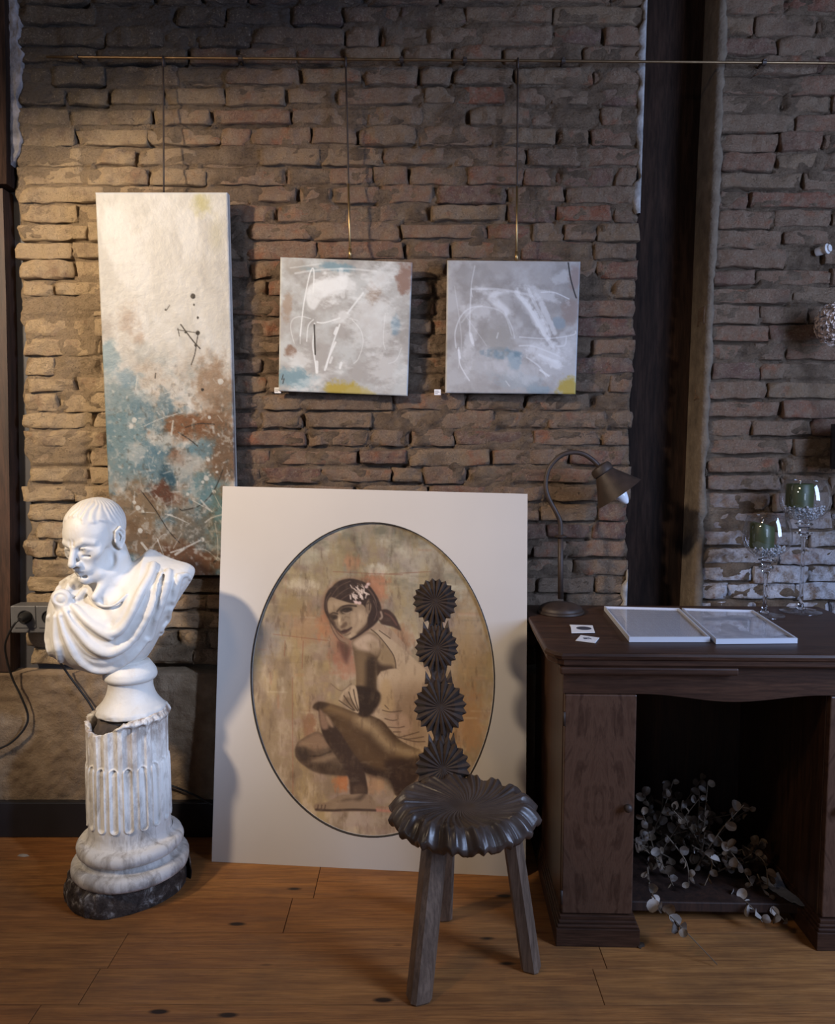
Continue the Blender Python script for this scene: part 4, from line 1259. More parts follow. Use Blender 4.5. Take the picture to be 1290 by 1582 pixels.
# photograph values -> pigment: divide by the light that falls on the white board beside it
E = np.interp(Y, [800, 900, 1050, 1200, 1300], [0.44, 0.33, 0.22, 0.17, 0.15])
g_l = pp.im.mean(-1, keepdims=True)
pp.im = g_l + (pp.im - g_l) * 0.85
pp.veil((98, 82, 62), 0.52, 0.74, 0.22, 0.10, 0.05, 83)
pp.veil((136, 122, 100), 0.58, 0.80, 0.14, 0.06, 0.14, 84)
pp.veil((60, 46, 36), 0.60, 0.80, 0.35, 0.16, 0.05, 85)
lin = np.clip(s2l(np.clip(pp.im, 0, 255)) / E[..., None] * 0.47, 0, 0.8)
# oval sheet: grid clipped to the ellipse by moving the outside vertices onto its edge
uv = np.array([buv(on_board(x, y, -0.007)) for x, y in ((378, 800), (768, 800), (378, 1300), (768, 1300))])
fx = (X - 378) / 390; fy = (Y - 800) / 500
U = (uv[0, 0] * (1 - fx) + uv[1, 0] * fx) * (1 - fy) + (uv[2, 0] * (1 - fx) + uv[3, 0] * fx) * fy
Vv = (uv[0, 1] * (1 - fx) + uv[1, 1] * fx) * (1 - fy) + (uv[2, 1] * (1 - fx) + uv[3, 1] * fx) * fy
r = np.hypot((U - oc[0]) / (ax_ - 0.001), (Vv - oc[1]) / (bx_ - 0.001))
keep = r < 1.02
k = np.where(r > 1, 1 / r, 1)
U = oc[0] + (U - oc[0]) * k; Vv = oc[1] + (Vv - oc[1]) * k
G = np.array(g0) + U[..., None] * np.array(ux) + Vv[..., None] * np.array(uy) + np.array(nb) * -0.0068
gf = grid_faces(nx, ny)
kf = keep.reshape(-1)[gf].all(1)
gf = gf[kf]
used = np.unique(gf)
remap = np.full(nx * ny, -1); remap[used] = np.arange(len(used))
ob = mk('painted_oval', G.reshape(-1, 3)[used], remap[gf], M['oil'], pic, True)
ob['label'] = 'oval painting of a crouching woman with flowers in her dark hair'
c4 = np.ones((len(used), 4)); c4[:, :3] = lin.reshape(-1, 3)[used]
at = ob.data.color_attributes.new('pigment', 'FLOAT_COLOR', 'POINT')
at.data.foreach_set('color', c4.ravel().astype(np.float32))
# ------------------------------------------------------------------ picture rail, rods, tags
r0, r1 = P(72, 88, -0.035), P(1330, 98, -0.035)
t = thing('picture_rail', 'thin bronze picture rail running along the top of the brick wall', 'rail', (r0 + r1) / 2)
def rail_at(px):
    d = (px - 72) / (1330 - 72)
    return r0 + (r1 - r0) * d
MB().tube([rail_at(x) for x in np.linspace(72, 1330, 24)], 0.0042, 8).build('rod', M['rail'], t, True)
for px in (118, 371, 620, 718, 870, 1180):
    c = rail_at(px)
    MB().tube([c + Vector((0, -0.007, 0.004)), c + Vector((0, 0.0, 0.008)), c + Vector((0, 0.05, 0.004))], 0.004, 6).tube([c + Vector((-0.006, 0, 0)), c + Vector((0.006, 0, 0))], 0.0085, 10).build('bracket', M['iron'], t)
for (a, b, lab) in (((252, 93), (253, 300), 'dark hanging rod above the tall canvas'), ((534, 94), (541, 399), 'hanging rod with brass end above the left square canvas'), ((800, 96), (798, 404), 'hanging rod with brass end above the right square canvas')):
    p0, p1 = P(*a, -0.042), P(*b, -0.064 if a[0] > 300 else -0.08)
    t = thing('hanging_rod', lab, 'picture hanger', p0, None)
    MB().tube([p0 + (p1 - p0) * q for q in (0, 0.25, 0.5, 0.75, 1.0)], 0.0028, 8).build('rod', M['iron'], t, True)
    MB().tube([p0 + Vector((0, 0.012, -0.012)), p0 + Vector((0, 0.010, 0.009)), p0 + Vector((0, -0.003, 0.010)), p0 + Vector((0, -0.003, -0.02))], 0.0034, 8).build('hook', M['iron'], t, True)
    if a[0] > 300:
        MB().tube([p0 + (p1 - p0) * q for q in (0.62, 0.8, 1.0)], 0.0034, 8).tube([p0 + (p1 - p0) * 0.95, p1], 0.0055, 8).build('brass_end', M['brass'], t, True)
for (x, y, lab) in ((429, 603, 'tiny white price tag at the lower left of the left square canvas'), (676, 606, 'tiny white price tag between the two square canvases')):
    p = P(x, y, -0.03)
    t = thing('price_tag', lab, 'tag', p)
    w_ = 0.0105
    box('card', p.x - w_, p.x + w_, p.y, p.y + 0.003, p.z - 0.009, p.z + 0.009, M['paper'], t, 0.0006)
    mb = MB()
    for k, (a, b) in enumerate(((-0.8, 0.3), (-0.8, 0.6), (-0.8, 0.1))):
        z = p.z + 0.004 - k * 0.004
        mb.box(p.x + a * w_, p.x + b * w_, p.y - 0.0006, p.y, z - 0.0007, z + 0.0007)
    mb.build('print', M['ink'], t)

# ------------------------------------------------------------------ sockets and cords
s0 = P(17, 978, -0.085); s1 = P(112, 936, -0.085)
t = thing('double_wall_socket', 'grey double wall socket beside the brown post', 'socket', ((s0.x + s1.x) / 2, -0.05, (s0.z + s1.z) / 2))
MB().box(s0.x, s1.x, -0.085, -0.02, s0.z, s1.z, 0.004).build('housing', M['socket'], t)
for px in (39, 76):
    c = P(px, 953, -0.0855)
    h = 0.0345
    mb = MB()
    mb.box(c.x - h, c.x + h, -0.0885, -0.084, c.z - 0.036, c.z + 0.036, 0.002)
    f = mb.build('face_plate', M['socket'], t)
    Mx = Matrix.Rotation(math.pi / 2, 3, 'X')
    MB().lathe([(0.022, 0.0), (0.022, 0.0035), (0.0195, 0.0035), (0.0185, -0.0), (0.0, -0.0)], (c.x, -0.0886, c.z), 28, Mx).build('socket_well', M['black'], f, True, 40)
def cord(name, label, pts, r=0.0035, plug=None):
    path = [Vector(q) for q in spline(pts, 8)]
    t = thing(name, label, 'cord', path[0])
    MB().tube(path, r, 8).build('cable', M['black'], t, True)
    if plug:
        p = Vector(plug)
        MB().tube([p + Vector((0, 0.012, 0)), p + Vector((0, -0.01, 0)), p + Vector((-0.003, -0.026, -0.004))], [0.0165, 0.0165, 0.008], 16).build('plug', M['black'], t, True, 40)
q = P(37, 954, -0.11)
cord('power_cord', 'black power cord curling down from the wall socket at the left edge', [q + Vector((-0.003, -0.004, -0.004)), P(24, 962, -0.13), P(12, 983, -0.12), P(8, 1005, -0.09), P(18, 1045, -0.06), P(32, 1075, -0.055), P(43, 1105, -0.05), P(38, 1125, -0.05), P(20, 1145, -0.05), P(0, 1156, -0.05), P(-40, 1170, -0.05)], plug=(q.x, q.y + 0.008, q.z))
cord('power_cord', 'black cord hanging behind the marble bust', [P(76, 965, -0.095), P(90, 1015, -0.075), P(104, 1040, -0.055), P(125, 1068, -0.05), P(143, 1095, -0.05), P(170, 1150, -0.05), P(215, 1195, -0.05), P(258, 1211, -0.05), P(300, 1228, -0.05), P(328, 1243, -0.052), P(370, 1255, -0.055)])

# ------------------------------------------------------------------ column
def plaster_mat(name, clean, grime, lo, hi, zfade=None, blue=None):
    m = NT(name)
    w = m.coord('World')
    f = m.noise(w, 9, 6, 0.62, 0.4)
    col = m.ramp(f, [(0.25, [c * 0.86 for c in clean]), (0.6, clean)])
    st = m.noise(m.coord('World', (1, 1, 0.30)), 26, 6, 0.68, 0.5)
    col = m.mix(m.ramp(st, [(lo, 0.0), (hi, 0.8)]), col, grime)
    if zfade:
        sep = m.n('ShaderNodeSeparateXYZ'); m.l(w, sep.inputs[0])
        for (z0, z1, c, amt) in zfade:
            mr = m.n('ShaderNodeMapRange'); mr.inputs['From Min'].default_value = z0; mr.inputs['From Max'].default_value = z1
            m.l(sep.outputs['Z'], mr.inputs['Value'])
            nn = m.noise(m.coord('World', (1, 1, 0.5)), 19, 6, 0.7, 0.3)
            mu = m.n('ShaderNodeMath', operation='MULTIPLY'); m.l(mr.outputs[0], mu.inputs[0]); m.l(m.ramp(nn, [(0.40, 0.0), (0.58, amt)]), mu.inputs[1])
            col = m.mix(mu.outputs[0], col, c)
    b = m.bump(m.noise(w, 70, 5, 0.65), 0.25, 0.004)
    return m.done(col, 0.5, b, 0, 0.35)
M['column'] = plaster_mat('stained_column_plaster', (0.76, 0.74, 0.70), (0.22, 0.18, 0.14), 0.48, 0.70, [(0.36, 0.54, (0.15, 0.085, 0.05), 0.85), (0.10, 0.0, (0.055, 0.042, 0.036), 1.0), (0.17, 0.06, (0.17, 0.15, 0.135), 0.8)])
M['rubble'] = simple('dark_broken_core', (0.06, 0.045, 0.035), 0.95, 0.5, 30, 0.6)
cx, cy = P(199, 1200, -0.345).x, -0.345
col_t = thing('broken_column', 'short fluted plaster column with broken rim and stained chipped base', 'column', (cx, cy, 0))
R, NF = 0.112, 18
nth, nz = 432, 200
th = np.linspace(0, 2 * np.pi, nth, endpoint=False)
ztop = 0.535 + 0.012 * np.cos(th - 0.15) + 0.004 * (fbm(th * 6, th * 0 + 2, 91, 3) - 0.5)
def notch(c, wd, dep):
    d = np.angle(np.exp(1j * (th - c)))
    return dep * np.clip(1.25 - np.abs(d) / wd, 0, 1) ** 0.6
ztop = ztop - notch(math.radians(242), math.radians(34), 0.024) - 0.010 * (fbm(th * 9, th * 0 + 7, 93, 3)) * (notch(math.radians(242), math.radians(40), 1.0) > 0)
zb0 = 0.17
tz = np.linspace(0, 1, nz)
TH = np.repeat(th[None], nz, 0)
Zc = zb0 + tz[:, None] * (ztop[None] - zb0)
u = (TH * NF / (2 * np.pi)) % 1 - 0.5
arc = u * 2 * np.pi * R / NF
hw = 0.0118
def stad(z0, z1):
    dz = np.maximum(np.maximum(z0 + hw - Zc, Zc - (z1 - hw)), 0)
    return np.hypot(arc, dz) - hw
full = stad(0.215, 0.528)
pan = stad(0.222, 0.405)
rad = R + 0.003 * np.clip((0.40 - Zc) / 0.2, 0, 1) - 0.0085 * np.sqrt(np.clip(-full / hw, 0, 1)) * (Zc > 0.40) - 0.0085 * np.sqrt(np.clip(-full / hw, 0, 1)) * np.clip((Zc - 0.385) / 0.02, 0, 1) * (Zc <= 0.40)
rad = rad - 0.005 * np.clip(-(pan + 0.002) / 0.003, 0, 1) + 0.0045 * np.exp(-(pan / 0.0020) ** 2) + 0.004 * (Zc - 0.3)
rad = rad + 0.009 * np.exp(-((Zc - 0.530) / 0.010) ** 2) + 0.012 * np.clip((0.198 - Zc) / 0.028, 0, 1) ** 2
rad = rad + 0.002 * (fbm(TH * 9, Zc * 40, 95, 3) - 0.5) + 0.006 * (fbm(TH * 12, Zc * 60, 97, 3) - 0.5) * np.clip((Zc - 0.49) / 0.03, 0, 1)
V = np.stack([cx + rad * np.cos(TH), cy + rad * np.sin(TH), Zc], -1)
rim = [V]
for rr, dz in ((0.105, 0.001), (0.098, -0.002), (0.096, -0.03), (0.095, -0.06)):
    j = rr + 0.004 * (fbm(th * 8, th * 0 + rr * 99, 98, 3) - 0.5)
    rim.append(np.stack([cx + j * np.cos(th), cy + j * np.sin(th), ztop + dz], -1)[None])
V = np.concatenate(rim, 0)
nn_ = V.shape[0]
mk('fluted_shaft', V.reshape(-1, 3), grid_faces(nth, nn_, True), M['column'], col_t, True)
prof = [(0.0, 0.533), (0.074, 0.533), (0.078, 0.528), (0.082, 0.505), (0.094, 0.490), (0.0955, 0.45)]
MB().lathe(prof, (cx, cy, 0), 40).build('broken_core', M['rubble'], col_t, True)
prof = []
for k in range(13):
    a = -math.pi / 2 + math.pi * k / 12
    prof.append((0.130 + 0.020 * math.cos(a), 0.152 - 0.021 * math.sin(a)))
prof = [(0.118, 0.186), (0.121, 0.178)] + prof
prof += [(0.131, 0.126), (0.134, 0.118), (0.140, 0.113)]
for k in range(13):
    a = -math.pi / 2 + math.pi * k / 12
    prof.append((0.146 + 0.020 * math.cos(a), 0.092 - 0.022 * math.sin(a)))
mb = MB().lathe(prof, (cx, cy, 0), 120)
vv = np.array(mb.v)
f = 0.007 * (fbm3(vv[:, 0] * 22, vv[:, 1] * 22, vv[:, 2] * 22, 5, 3) - 0.5)
d_ = vv[:, :2] - np.array([cx, cy]); d_ /= np.linalg.norm(d_, axis=1, keepdims=True)
vv[:, :2] += d_ * f[:, None]
mk('moulded_base', vv, [tuple(q) for q in mb.f], M['column'], col_t, True, angle=60)
outl = [PF(*q) for q in ((100, 1386), (106, 1404), (122, 1416), (150, 1422), (180, 1419), (225, 1406), (262, 1388), (283, 1370), (293, 1345))]
outl = [(p.x, p.y) for p in outl] + [(cx + 0.160, cy + 0.05), (cx + 0.10, cy + 0.15), (cx - 0.08, cy + 0.175), (cx - 0.165, cy + 0.10), (cx - 0.178, cy + 0.0)]
ol = [tuple(q) for q in spline(outl, 9, True)]
n = len(ol)
V = []
levels = [(0.0, 0.985), (0.004, 1.0), (0.02, 1.0), (0.035, 0.995), (0.048, 0.985), (0.060, 0.97), (0.070, 0.945), (0.078, 0.91), (0.084, 0.86), (0.084, 0.5)]
for z, s_ in levels:
    for (x, y) in ol:
        a = fbm(x * 60, y * 60 + z * 55, 131, 3) - 0.5
        k_ = s_ + (0.085 * a if 0.003 < z < 0.083 else 0)
        V.append((cx + (x - cx) * k_, cy + (y - cy) * k_, z + (0.022 * a if z > 0.04 else 0)))
V = np.array(V)
F = [tuple(q) for q in grid_faces(n, len(levels), True)] + [tuple(range(n - 1, -1, -1)), tuple((len(levels) - 1) * n + k for k in range(n))]
pm = NT('dirty_plinth_stone')
w_ = pm.coord('World')
f_ = pm.noise(w_, 22, 6, 0.72, 0.6)
c__ = pm.ramp(f_, [(0.36, (0.035, 0.026, 0.022)), (0.50, (0.085, 0.066, 0.056)), (0.57, (0.20, 0.175, 0.155)), (0.64, (0.50, 0.48, 0.45))])
pm.done(c__, 0.8, pm.bump(pm.noise(w_, 60, 6, 0.75), 0.9, 0.012), 0, 0.25)
ob = mk('plinth', V, F, pm.m, col_t, True, angle=50)
ob['label'] = 'dark chipped plinth under the column base'

# ------------------------------------------------------------------ signed-distance sculpting
class Clay:
    def __init__(s, lo, hi, h):
        s.lo = np.array(lo, float); s.h = h
        s.n = np.ceil((np.array(hi) - s.lo) / h).astype(int) + 1
        s.a = np.full(tuple(s.n), 0.06, np.float32)
        s.ax = [s.lo[i] + h * np.arange(s.n[i]) for i in range(3)]
    def win(s, lo, hi):
        i0 = np.clip(np.floor((np.array(lo) - s.lo) / s.h).astype(int), 0, s.n)
        i1 = np.clip(np.ceil((np.array(hi) - s.lo) / s.h).astype(int) + 1, 0, s.n)
        sl = tuple(slice(i0[i], i1[i]) for i in range(3))
        g = np.meshgrid(*[s.ax[i][sl[i]] for i in range(3)], indexing='ij')
        return sl, g
    def blend(s, sl, d, k, op):
        a = s.a[sl]
        if a.size == 0:
            return
        if op == '+':
            h = np.clip(0.5 + 0.5 * (a - d) / k, 0, 1)
            s.a[sl] = a * (1 - h) + d * h - k * h * (1 - h)
        else:
            h = np.clip(0.5 - 0.5 * (a + d) / k, 0, 1)
            s.a[sl] = a * (1 - h) - d * h + k * h * (1 - h)
    def ell(s, c, r, k=0.01, op='+', T=None):
        """ellipsoid; T = (3x3 frame, origin) for a local frame"""
        hs = T[2] if T and len(T) > 2 else 1.0
        r = np.array(r, float) * hs; R_ = r.max()
        c = np.array(c, float) * hs
        wc = T[1] + T[0] @ c if T else c
        sl, g = s.win(wc - R_ - 2 * k - 0.01, wc + R_ + 2 * k + 0.01)
        p = np.stack([g[0] - wc[0], g[1] - wc[1], g[2] - wc[2]], -1)
        if T:
            p = p @ T[0]
        k0 = np.linalg.norm(p / r, axis=-1)
        k1 = np.linalg.norm(p / (r * r), axis=-1)
        d = np.where(k1 > 1e-9, k0 * (k0 - 1) / np.maximum(k1, 1e-9), -r.min())
        s.blend(sl, d, k, op)
    def cap(s, pts, rad, k=0.008, op='+', T=None, flat=None):
        """chain of round cones"""
        pts = [np.array(p, float) for p in pts]
        if T:
            pts = [T[1] + T[0] @ (p * T[2]) for p in pts]
            rad = np.array(rad) * T[2] if hasattr(rad, '__len__') else rad * T[2]
        if not hasattr(rad, '__len__'):
            rad = [rad] * len(pts)
        mr = max(rad)
        lo = np.min(pts, 0) - mr - 2 * k - 0.008; hi = np.max(pts, 0) + mr + 2 * k + 0.008
        sl, g = s.win(lo, hi)
        if g[0].size == 0:
            return
        D = np.full(g[0].shape, 1e3)
        for (a, b, ra, rb) in zip(pts[:-1], pts[1:], rad[:-1], rad[1:]):
            ab = b - a
            L = ab @ ab + 1e-12
            t_ = np.clip(((g[0] - a[0]) * ab[0] + (g[1] - a[1]) * ab[1] + (g[2] - a[2]) * ab[2]) / L, 0, 1)
            d = np.sqrt((g[0] - a[0] - t_ * ab[0]) ** 2 + (g[1] - a[1] - t_ * ab[1]) ** 2 + (g[2] - a[2] - t_ * ab[2]) ** 2) - (ra + (rb - ra) * t_)
            D = np.minimum(D, d)
        s.blend(sl, D, k, op)
    def mesh(s):
        a = s.a
        inside = a < 0
        nx, ny, nz = a.shape
        cs = [inside[i:nx - 1 + i, j:ny - 1 + j, k:nz - 1 + k] for i in (0, 1) for j in (0, 1) for k in (0, 1)]
        anyi = np.logical_or.reduce(cs); alli = np.logical_and.reduce(cs)
        cell = anyi & ~alli
        ci = np.argwhere(cell)
        idx = np.full(cell.shape, -1, int)
        idx[cell] = np.arange(len(ci))
        acc = np.zeros((len(ci), 3)); cnt = np.zeros(len(ci))
        for ax in range(3):
            o1, o2 = [q for q in range(3) if q != ax]
            for u_ in (0, 1):
                for v_ in (0, 1):
                    p0 = ci.copy(); p0[:, o1] += u_; p0[:, o2] += v_
                    p1 = p0.copy(); p1[:, ax] += 1
                    f0 = a[p0[:, 0], p0[:, 1], p0[:, 2]]; f1 = a[p1[:, 0], p1[:, 1], p1[:, 2]]
                    m = (f0 < 0) != (f1 < 0)
                    t_ = np.where(m, f0 / np.where(m, f0 - f1, 1), 0)
                    q = p0.astype(float); q[:, ax] += t_
                    acc[m] += q[m]; cnt[m] += 1
        V = s.lo + acc / cnt[:, None] * s.h
        F = []
        for ax in range(3):
            o1, o2 = (ax + 1) % 3, (ax + 2) % 3
            sh = [slice(None)] * 3
            s0, s1 = list(sh), list(sh)
            s0[ax] = slice(0, -1); s1[ax] = slice(1, None)
            e0, e1 = inside[tuple(s0)], inside[tuple(s1)]
            for flip in (False, True):
                m = (e0 & ~e1) if not flip else (~e0 & e1)
                e = np.argwhere(m)
                e = e[(e[:, o1] > 0) & (e[:, o2] > 0) & (e[:, o1] < a.shape[o1] - 1) & (e[:, o2] < a.shape[o2] - 1)]
                q = []
                for (d1, d2) in ((-1, -1), (0, -1), (0, 0), (-1, 0)):
                    c = e.copy(); c[:, o1] += d1; c[:, o2] += d2
                    q.append(idx[c[:, 0], c[:, 1], c[:, 2]])
                q = np.stack(q if not flip else q[::-1], 1)
                F.append(q)
        return V, np.concatenate(F)

# ------------------------------------------------------------------ marble bust
BY = -0.345
bpx, bpz = 0.00187, 1104.0
borg = np.array([P(190, 1000, BY).x, BY, 0.535])
def bl(px, py):
    return (px - 190) * bpx, (bpz - py) * 0.00189
M['marble'] = plaster_mat('white_plaster_cast', (0.575, 0.557, 0.525), (0.50, 0.43, 0.35), 0.56, 0.78)
bust = thing('marble_bust', 'white plaster bust of a man in draped toga, standing on the broken column', 'bust', tuple(borg))
H = 0.0028
cl = Clay((-0.26, -0.20, 0.055), (0.24, 0.17, 0.67), H)
sil = [(150, 905), (128, 888), (112, 896), (96, 906), (83, 920), (77, 940), (75, 970), (74, 1000), (84, 1018), (110, 1034), (140, 1044), (165, 1048), (195, 1041), (222, 1022), (241, 992), (258, 960), (275, 930), (291, 904), (294, 889), (284, 880), (262, 874), (240, 866), (222, 858), (205, 872)]
sil = [bl(*q) for q in spline(sil, 5, True)]
gx, gz = np.meshgrid(cl.ax[0], cl.ax[2], indexing='ij')
D = np.full(gx.shape, 1e9); ins = np.zeros(gx.shape, bool)
n = len(sil)
for i in range(n):
    (ax0, az0), (bx0, bz0) = sil[i], sil[(i + 1) % n]
    dx, dz = bx0 - ax0, bz0 - az0
    t_ = np.clip(((gx - ax0) * dx + (gz - az0) * dz) / (dx * dx + dz * dz + 1e-12), 0, 1)
    D = np.minimum(D, np.hypot(gx - ax0 - t_ * dx, gz - az0 - t_ * dz))
    if az0 != bz0:
        ins ^= ((az0 > gz) != (bz0 > gz)) & (gx < (bx0 - ax0) * (gz - az0) / (bz0 - az0) + ax0)
sd = np.where(ins, D, -D)
q_ = np.clip(sd / 0.115, 0, 1)
Tf = 0.118 * np.sqrt(np.clip(1 - (1 - q_) ** 2, 0, 1))      # front half thickness
Tb = 0.085 * np.sqrt(np.clip(1 - (1 - np.clip(sd / 0.09, 0, 1)) ** 2, 0, 1))
yc = 0.020 + 0.10 * np.clip((gz - 0.30) / 0.15, 0, 1) ** 1.3 * 0.5
def front_y(x, z):
    i = np.clip(np.round((x - cl.lo[0]) / H).astype(int) if hasattr(x, '__len__') else int(round((x - cl.lo[0]) / H)), 0, gx.shape[0] - 1)
    k = np.clip(int(round((z - cl.lo[2]) / H)), 0, gx.shape[1] - 1)
    return (yc - Tf)[i, k]
yy = cl.ax[1]
dy = np.where(yy[None, :, None] < yc[:, None, :], yc[:, None, :] - yy[None, :, None] - Tf[:, None, :], yy[None, :, None] - yc[:, None, :] - Tb[:, None, :])
tor = np.where(sd[:, None, :] > 0, dy * 0.62, np.sqrt(np.maximum(-sd, 0)[:, None, :] ** 2 + np.maximum(np.abs(yy[None, :, None] - yc[:, None, :]), 0) ** 2))
cl.a = np.minimum(cl.a, tor).astype(np.float32)
def blp(px, py, y):
    q = P(px, py, BY + y)
    return q.x - borg[0], q.z - borg[2]
def fold(pts, rad, out=0.0, k=0.012, op='+'):
    """ridge of cloth (or groove) laid over the chest, pts in photo units with radius in mm"""
    c = []
    for px, py in spline(pts, 5):
        x, z = bl(px, py)
        x, z = blp(px, py, front_y(x, z) - out)
        c.append((x, front_y(x, z) - out, z))
    m = len(c)
    if hasattr(rad, '__len__'):
        rr = np.interp(np.linspace(0, 1, m), np.linspace(0, 1, len(rad)), rad) / 1000
    else:
        rr = np.full(m, rad / 1000)
    cl.cap(c, list(rr), k, op)
# bare chest hollow inside the neckline
fold([(135, 912), (150, 935), (163, 958)], [16, 20, 10], 0.010, 0.02, '-')
fold([(180, 905), (178, 930), (166, 960)], [16, 16, 8], 0.012, 0.02, '-')
# main rolled neckline and the sweeping folds
fold([(112, 938), (128, 955), (148, 970), (168, 979), (184, 974), (198, 955), (212, 925), (228, 895), (240, 872)], [8, 10, 12, 13, 12, 11, 11, 12, 12], 0.004, 0.010)
fold([(104, 942), (116, 966), (134, 990), (156, 1006), (176, 1008), (198, 994), (218, 966), (236, 930), (250, 888)], [7, 9, 11, 12, 12, 11, 11, 11, 10], 0.002, 0.010)
fold([(98, 948), (106, 985), (122, 1014), (146, 1032), (172, 1034), (200, 1018), (222, 992)], [6, 8, 9, 10, 9, 9, 7], 0.001, 0.010)
fold([(262, 882), (252, 915), (240, 950), (228, 990)], [10, 11, 10, 7], 0.002, 0.010)
fold([(276, 890), (266, 922), (252, 958), (240, 985)], [8, 9, 9, 6], 0.0, 0.010)
fold([(92, 950), (92, 985), (98, 1018)], [7, 9, 7], 0.001, 0.010)
fold([(82, 950), (80, 985), (84, 1008)], [6, 8, 6], 0.0, 0.010)
fold([(136, 962), (156, 978), (172, 988)], [4, 5, 4], 0.010, 0.006)
# grooves between the folds
for g_, r_ in (([(108, 946), (124, 966), (146, 986), (170, 994), (190, 984), (208, 955), (226, 920), (243, 884)], 4.5), ([(100, 952), (112, 988), (132, 1012), (158, 1022), (184, 1016), (208, 994)], 4.0), ([(256, 876), (246, 905), (234, 945), (222, 985)], 5.0), ([(270, 888), (258, 925), (246, 960)], 3.5), ([(88, 945), (86, 985), (92, 1015)], 3.5), ([(150, 950), (168, 958), (182, 950)], 2.2), ([(140, 942), (160, 950)], 2.0), ([(280, 900), (270, 928), (258, 952)], 2.5)):
    fold(g_, [r_ * 0.7, r_ * 1.3, r_ * 1.3, r_ * 0.7], 0.005, 0.006, '-')
# rolled edge of the cut arm
fold([(262, 938), (266, 912), (274, 895), (286, 888), (291, 896)], [5, 6, 7, 7, 5], 0.004, 0.006)
# tunic edge at the throat
fold([(128, 905), (140, 924), (158, 936), (178, 934), (196, 918)], [3, 4, 4, 4, 3], 0.002, 0.006)
# shoulder bunch and brooch
fold([(132, 886), (116, 900), (104, 916)], [11, 12, 9], 0.006, 0.010)
fold([(122, 886), (106, 898), (94, 912)], [9, 10, 8], 0.004, 0.010)
fold([(140, 892), (128, 908), (116, 926)], [8, 9, 7], 0.006, 0.008)
y = front_y(*bl(108, 930)) - 0.006
x, z = blp(95, 924, y)
cl.ell((x, y, z), (0.029, 0.016, 0.027), 0.012)
cl.ell((x + 0.003, y - 0.017, z), (0.021, 0.010, 0.019), 0.002, '-')
cl.ell((x + 0.003, y - 0.006, z), (0.0155, 0.008, 0.014), 0.002)
# head frame
yaw, pit, roll_ = math.radians(-19), math.radians(14), math.radians(-4)
Rm = np.array((Matrix.Rotation(yaw, 3, 'Z') @ Matrix.Rotation(pit, 3, 'X') @ Matrix.Rotation(roll_, 3, 'Y')))
hx, hz = bl(159, 834)
Ht = np.array([hx, -0.030, hz])
HS = 0.93
T = (Rm, Ht, HS)
# neck
nx0, nz0 = bl(186, 905)
cl.cap([(nx0 - 0.004, 0.012, nz0 - 0.03), (nx0 - 0.018, 0.004, nz0 + 0.03), tuple(Ht + Rm @ np.array((0, 0.028, -0.055)))], [0.076, 0.060, 0.056], 0.026)
cl.cap([tuple(Ht + Rm @ np.array((0.060, 0.020, -0.06))), (nx0 - 0.035, -0.085, nz0 - 0.022)], [0.011, 0.008], 0.03)
E_, C_ = cl.ell, cl.cap
E_((0, 0.016, 0.036), (0.0755, 0.098, 0.080), 0.01, '+', T)
E_((0, -0.030, 0.010), (0.066, 0.062, 0.075), 0.02, '+', T)
E_((0, -0.034, -0.040), (0.059, 0.056, 0.070), 0.02, '+', T)
C_([(-0.052, 0.0, -0.062), (-0.030, -0.055, -0.094), (0, -0.074, -0.100), (0.030, -0.055, -0.094), (0.052, 0.0, -0.062)], [0.016, 0.016, 0.018, 0.016, 0.016], 0.022, '+', T)
E_((0, -0.083, -0.099), (0.019, 0.014, 0.014), 0.012, '+', T)
for sx in (-1, 1):
    E_((sx * 0.046, -0.052, -0.026), (0.020, 0.020, 0.017), 0.018, '+', T)
    E_((sx * 0.056, -0.03, -0.055), (0.010, 0.026, 0.030), 0.02, '-', T)
    E_((sx * 0.033, -0.094, -0.008), (0.019, 0.013, 0.012), 0.010, '-', T)
    E_((sx * 0.019, -0.094, -0.003), (0.009, 0.010, 0.010), 0.008, '-', T)
C_([(-0.053, -0.064, 0.007), (-0.034, -0.081, 0.017), (-0.011, -0.087, 0.008), (0, -0.088, 0.006), (0.011, -0.087, 0.008), (0.034, -0.081, 0.017), (0.053, -0.064, 0.007)], [0.007, 0.0085, 0.0085, 0.007, 0.0085, 0.0085, 0.007], 0.008, '+', T)
for sx in (-1, 1):
    E_((sx * 0.032, -0.0735, -0.009), (0.0150, 0.0130, 0.0115), 0.002, '+', T)
    C_([(sx * 0.016, -0.081, -0.008), (sx * 0.025, -0.0865, -0.0015), (sx * 0.036, -0.085, -0.002), (sx * 0.048, -0.074, -0.011)], 0.0036, 0.003, '+', T)
    C_([(sx * 0.018, -0.081, -0.014), (sx * 0.030, -0.0835, -0.0185), (sx * 0.046, -0.074, -0.014)], 0.0028, 0.003, '+', T)
    C_([(sx * 0.022, -0.085, -0.027), (sx * 0.036, -0.078, -0.030), (sx * 0.048, -0.068, -0.024)], 0.0025, 0.006, '-', T)
# nose
C_([(0, -0.085, 0.010), (0, -0.096, -0.008), (0, -0.108, -0.028), (0, -0.114, -0.041)], [0.0075, 0.0085, 0.0100, 0.0115], 0.008, '+', T)
for sx in (-1, 1):
    E_((sx * 0.0125, -0.099, -0.046), (0.0085, 0.0115, 0.0085), 0.005, '+', T)
    E_((sx * 0.0065, -0.106, -0.0535), (0.0024, 0.0036, 0.0022), 0.003, '-', T)
    C_([(sx * 0.020, -0.098, -0.040), (sx * 0.027, -0.090, -0.055), (sx * 0.033, -0.079, -0.074)], [0.0025, 0.003, 0.0025], 0.006, '-', T)
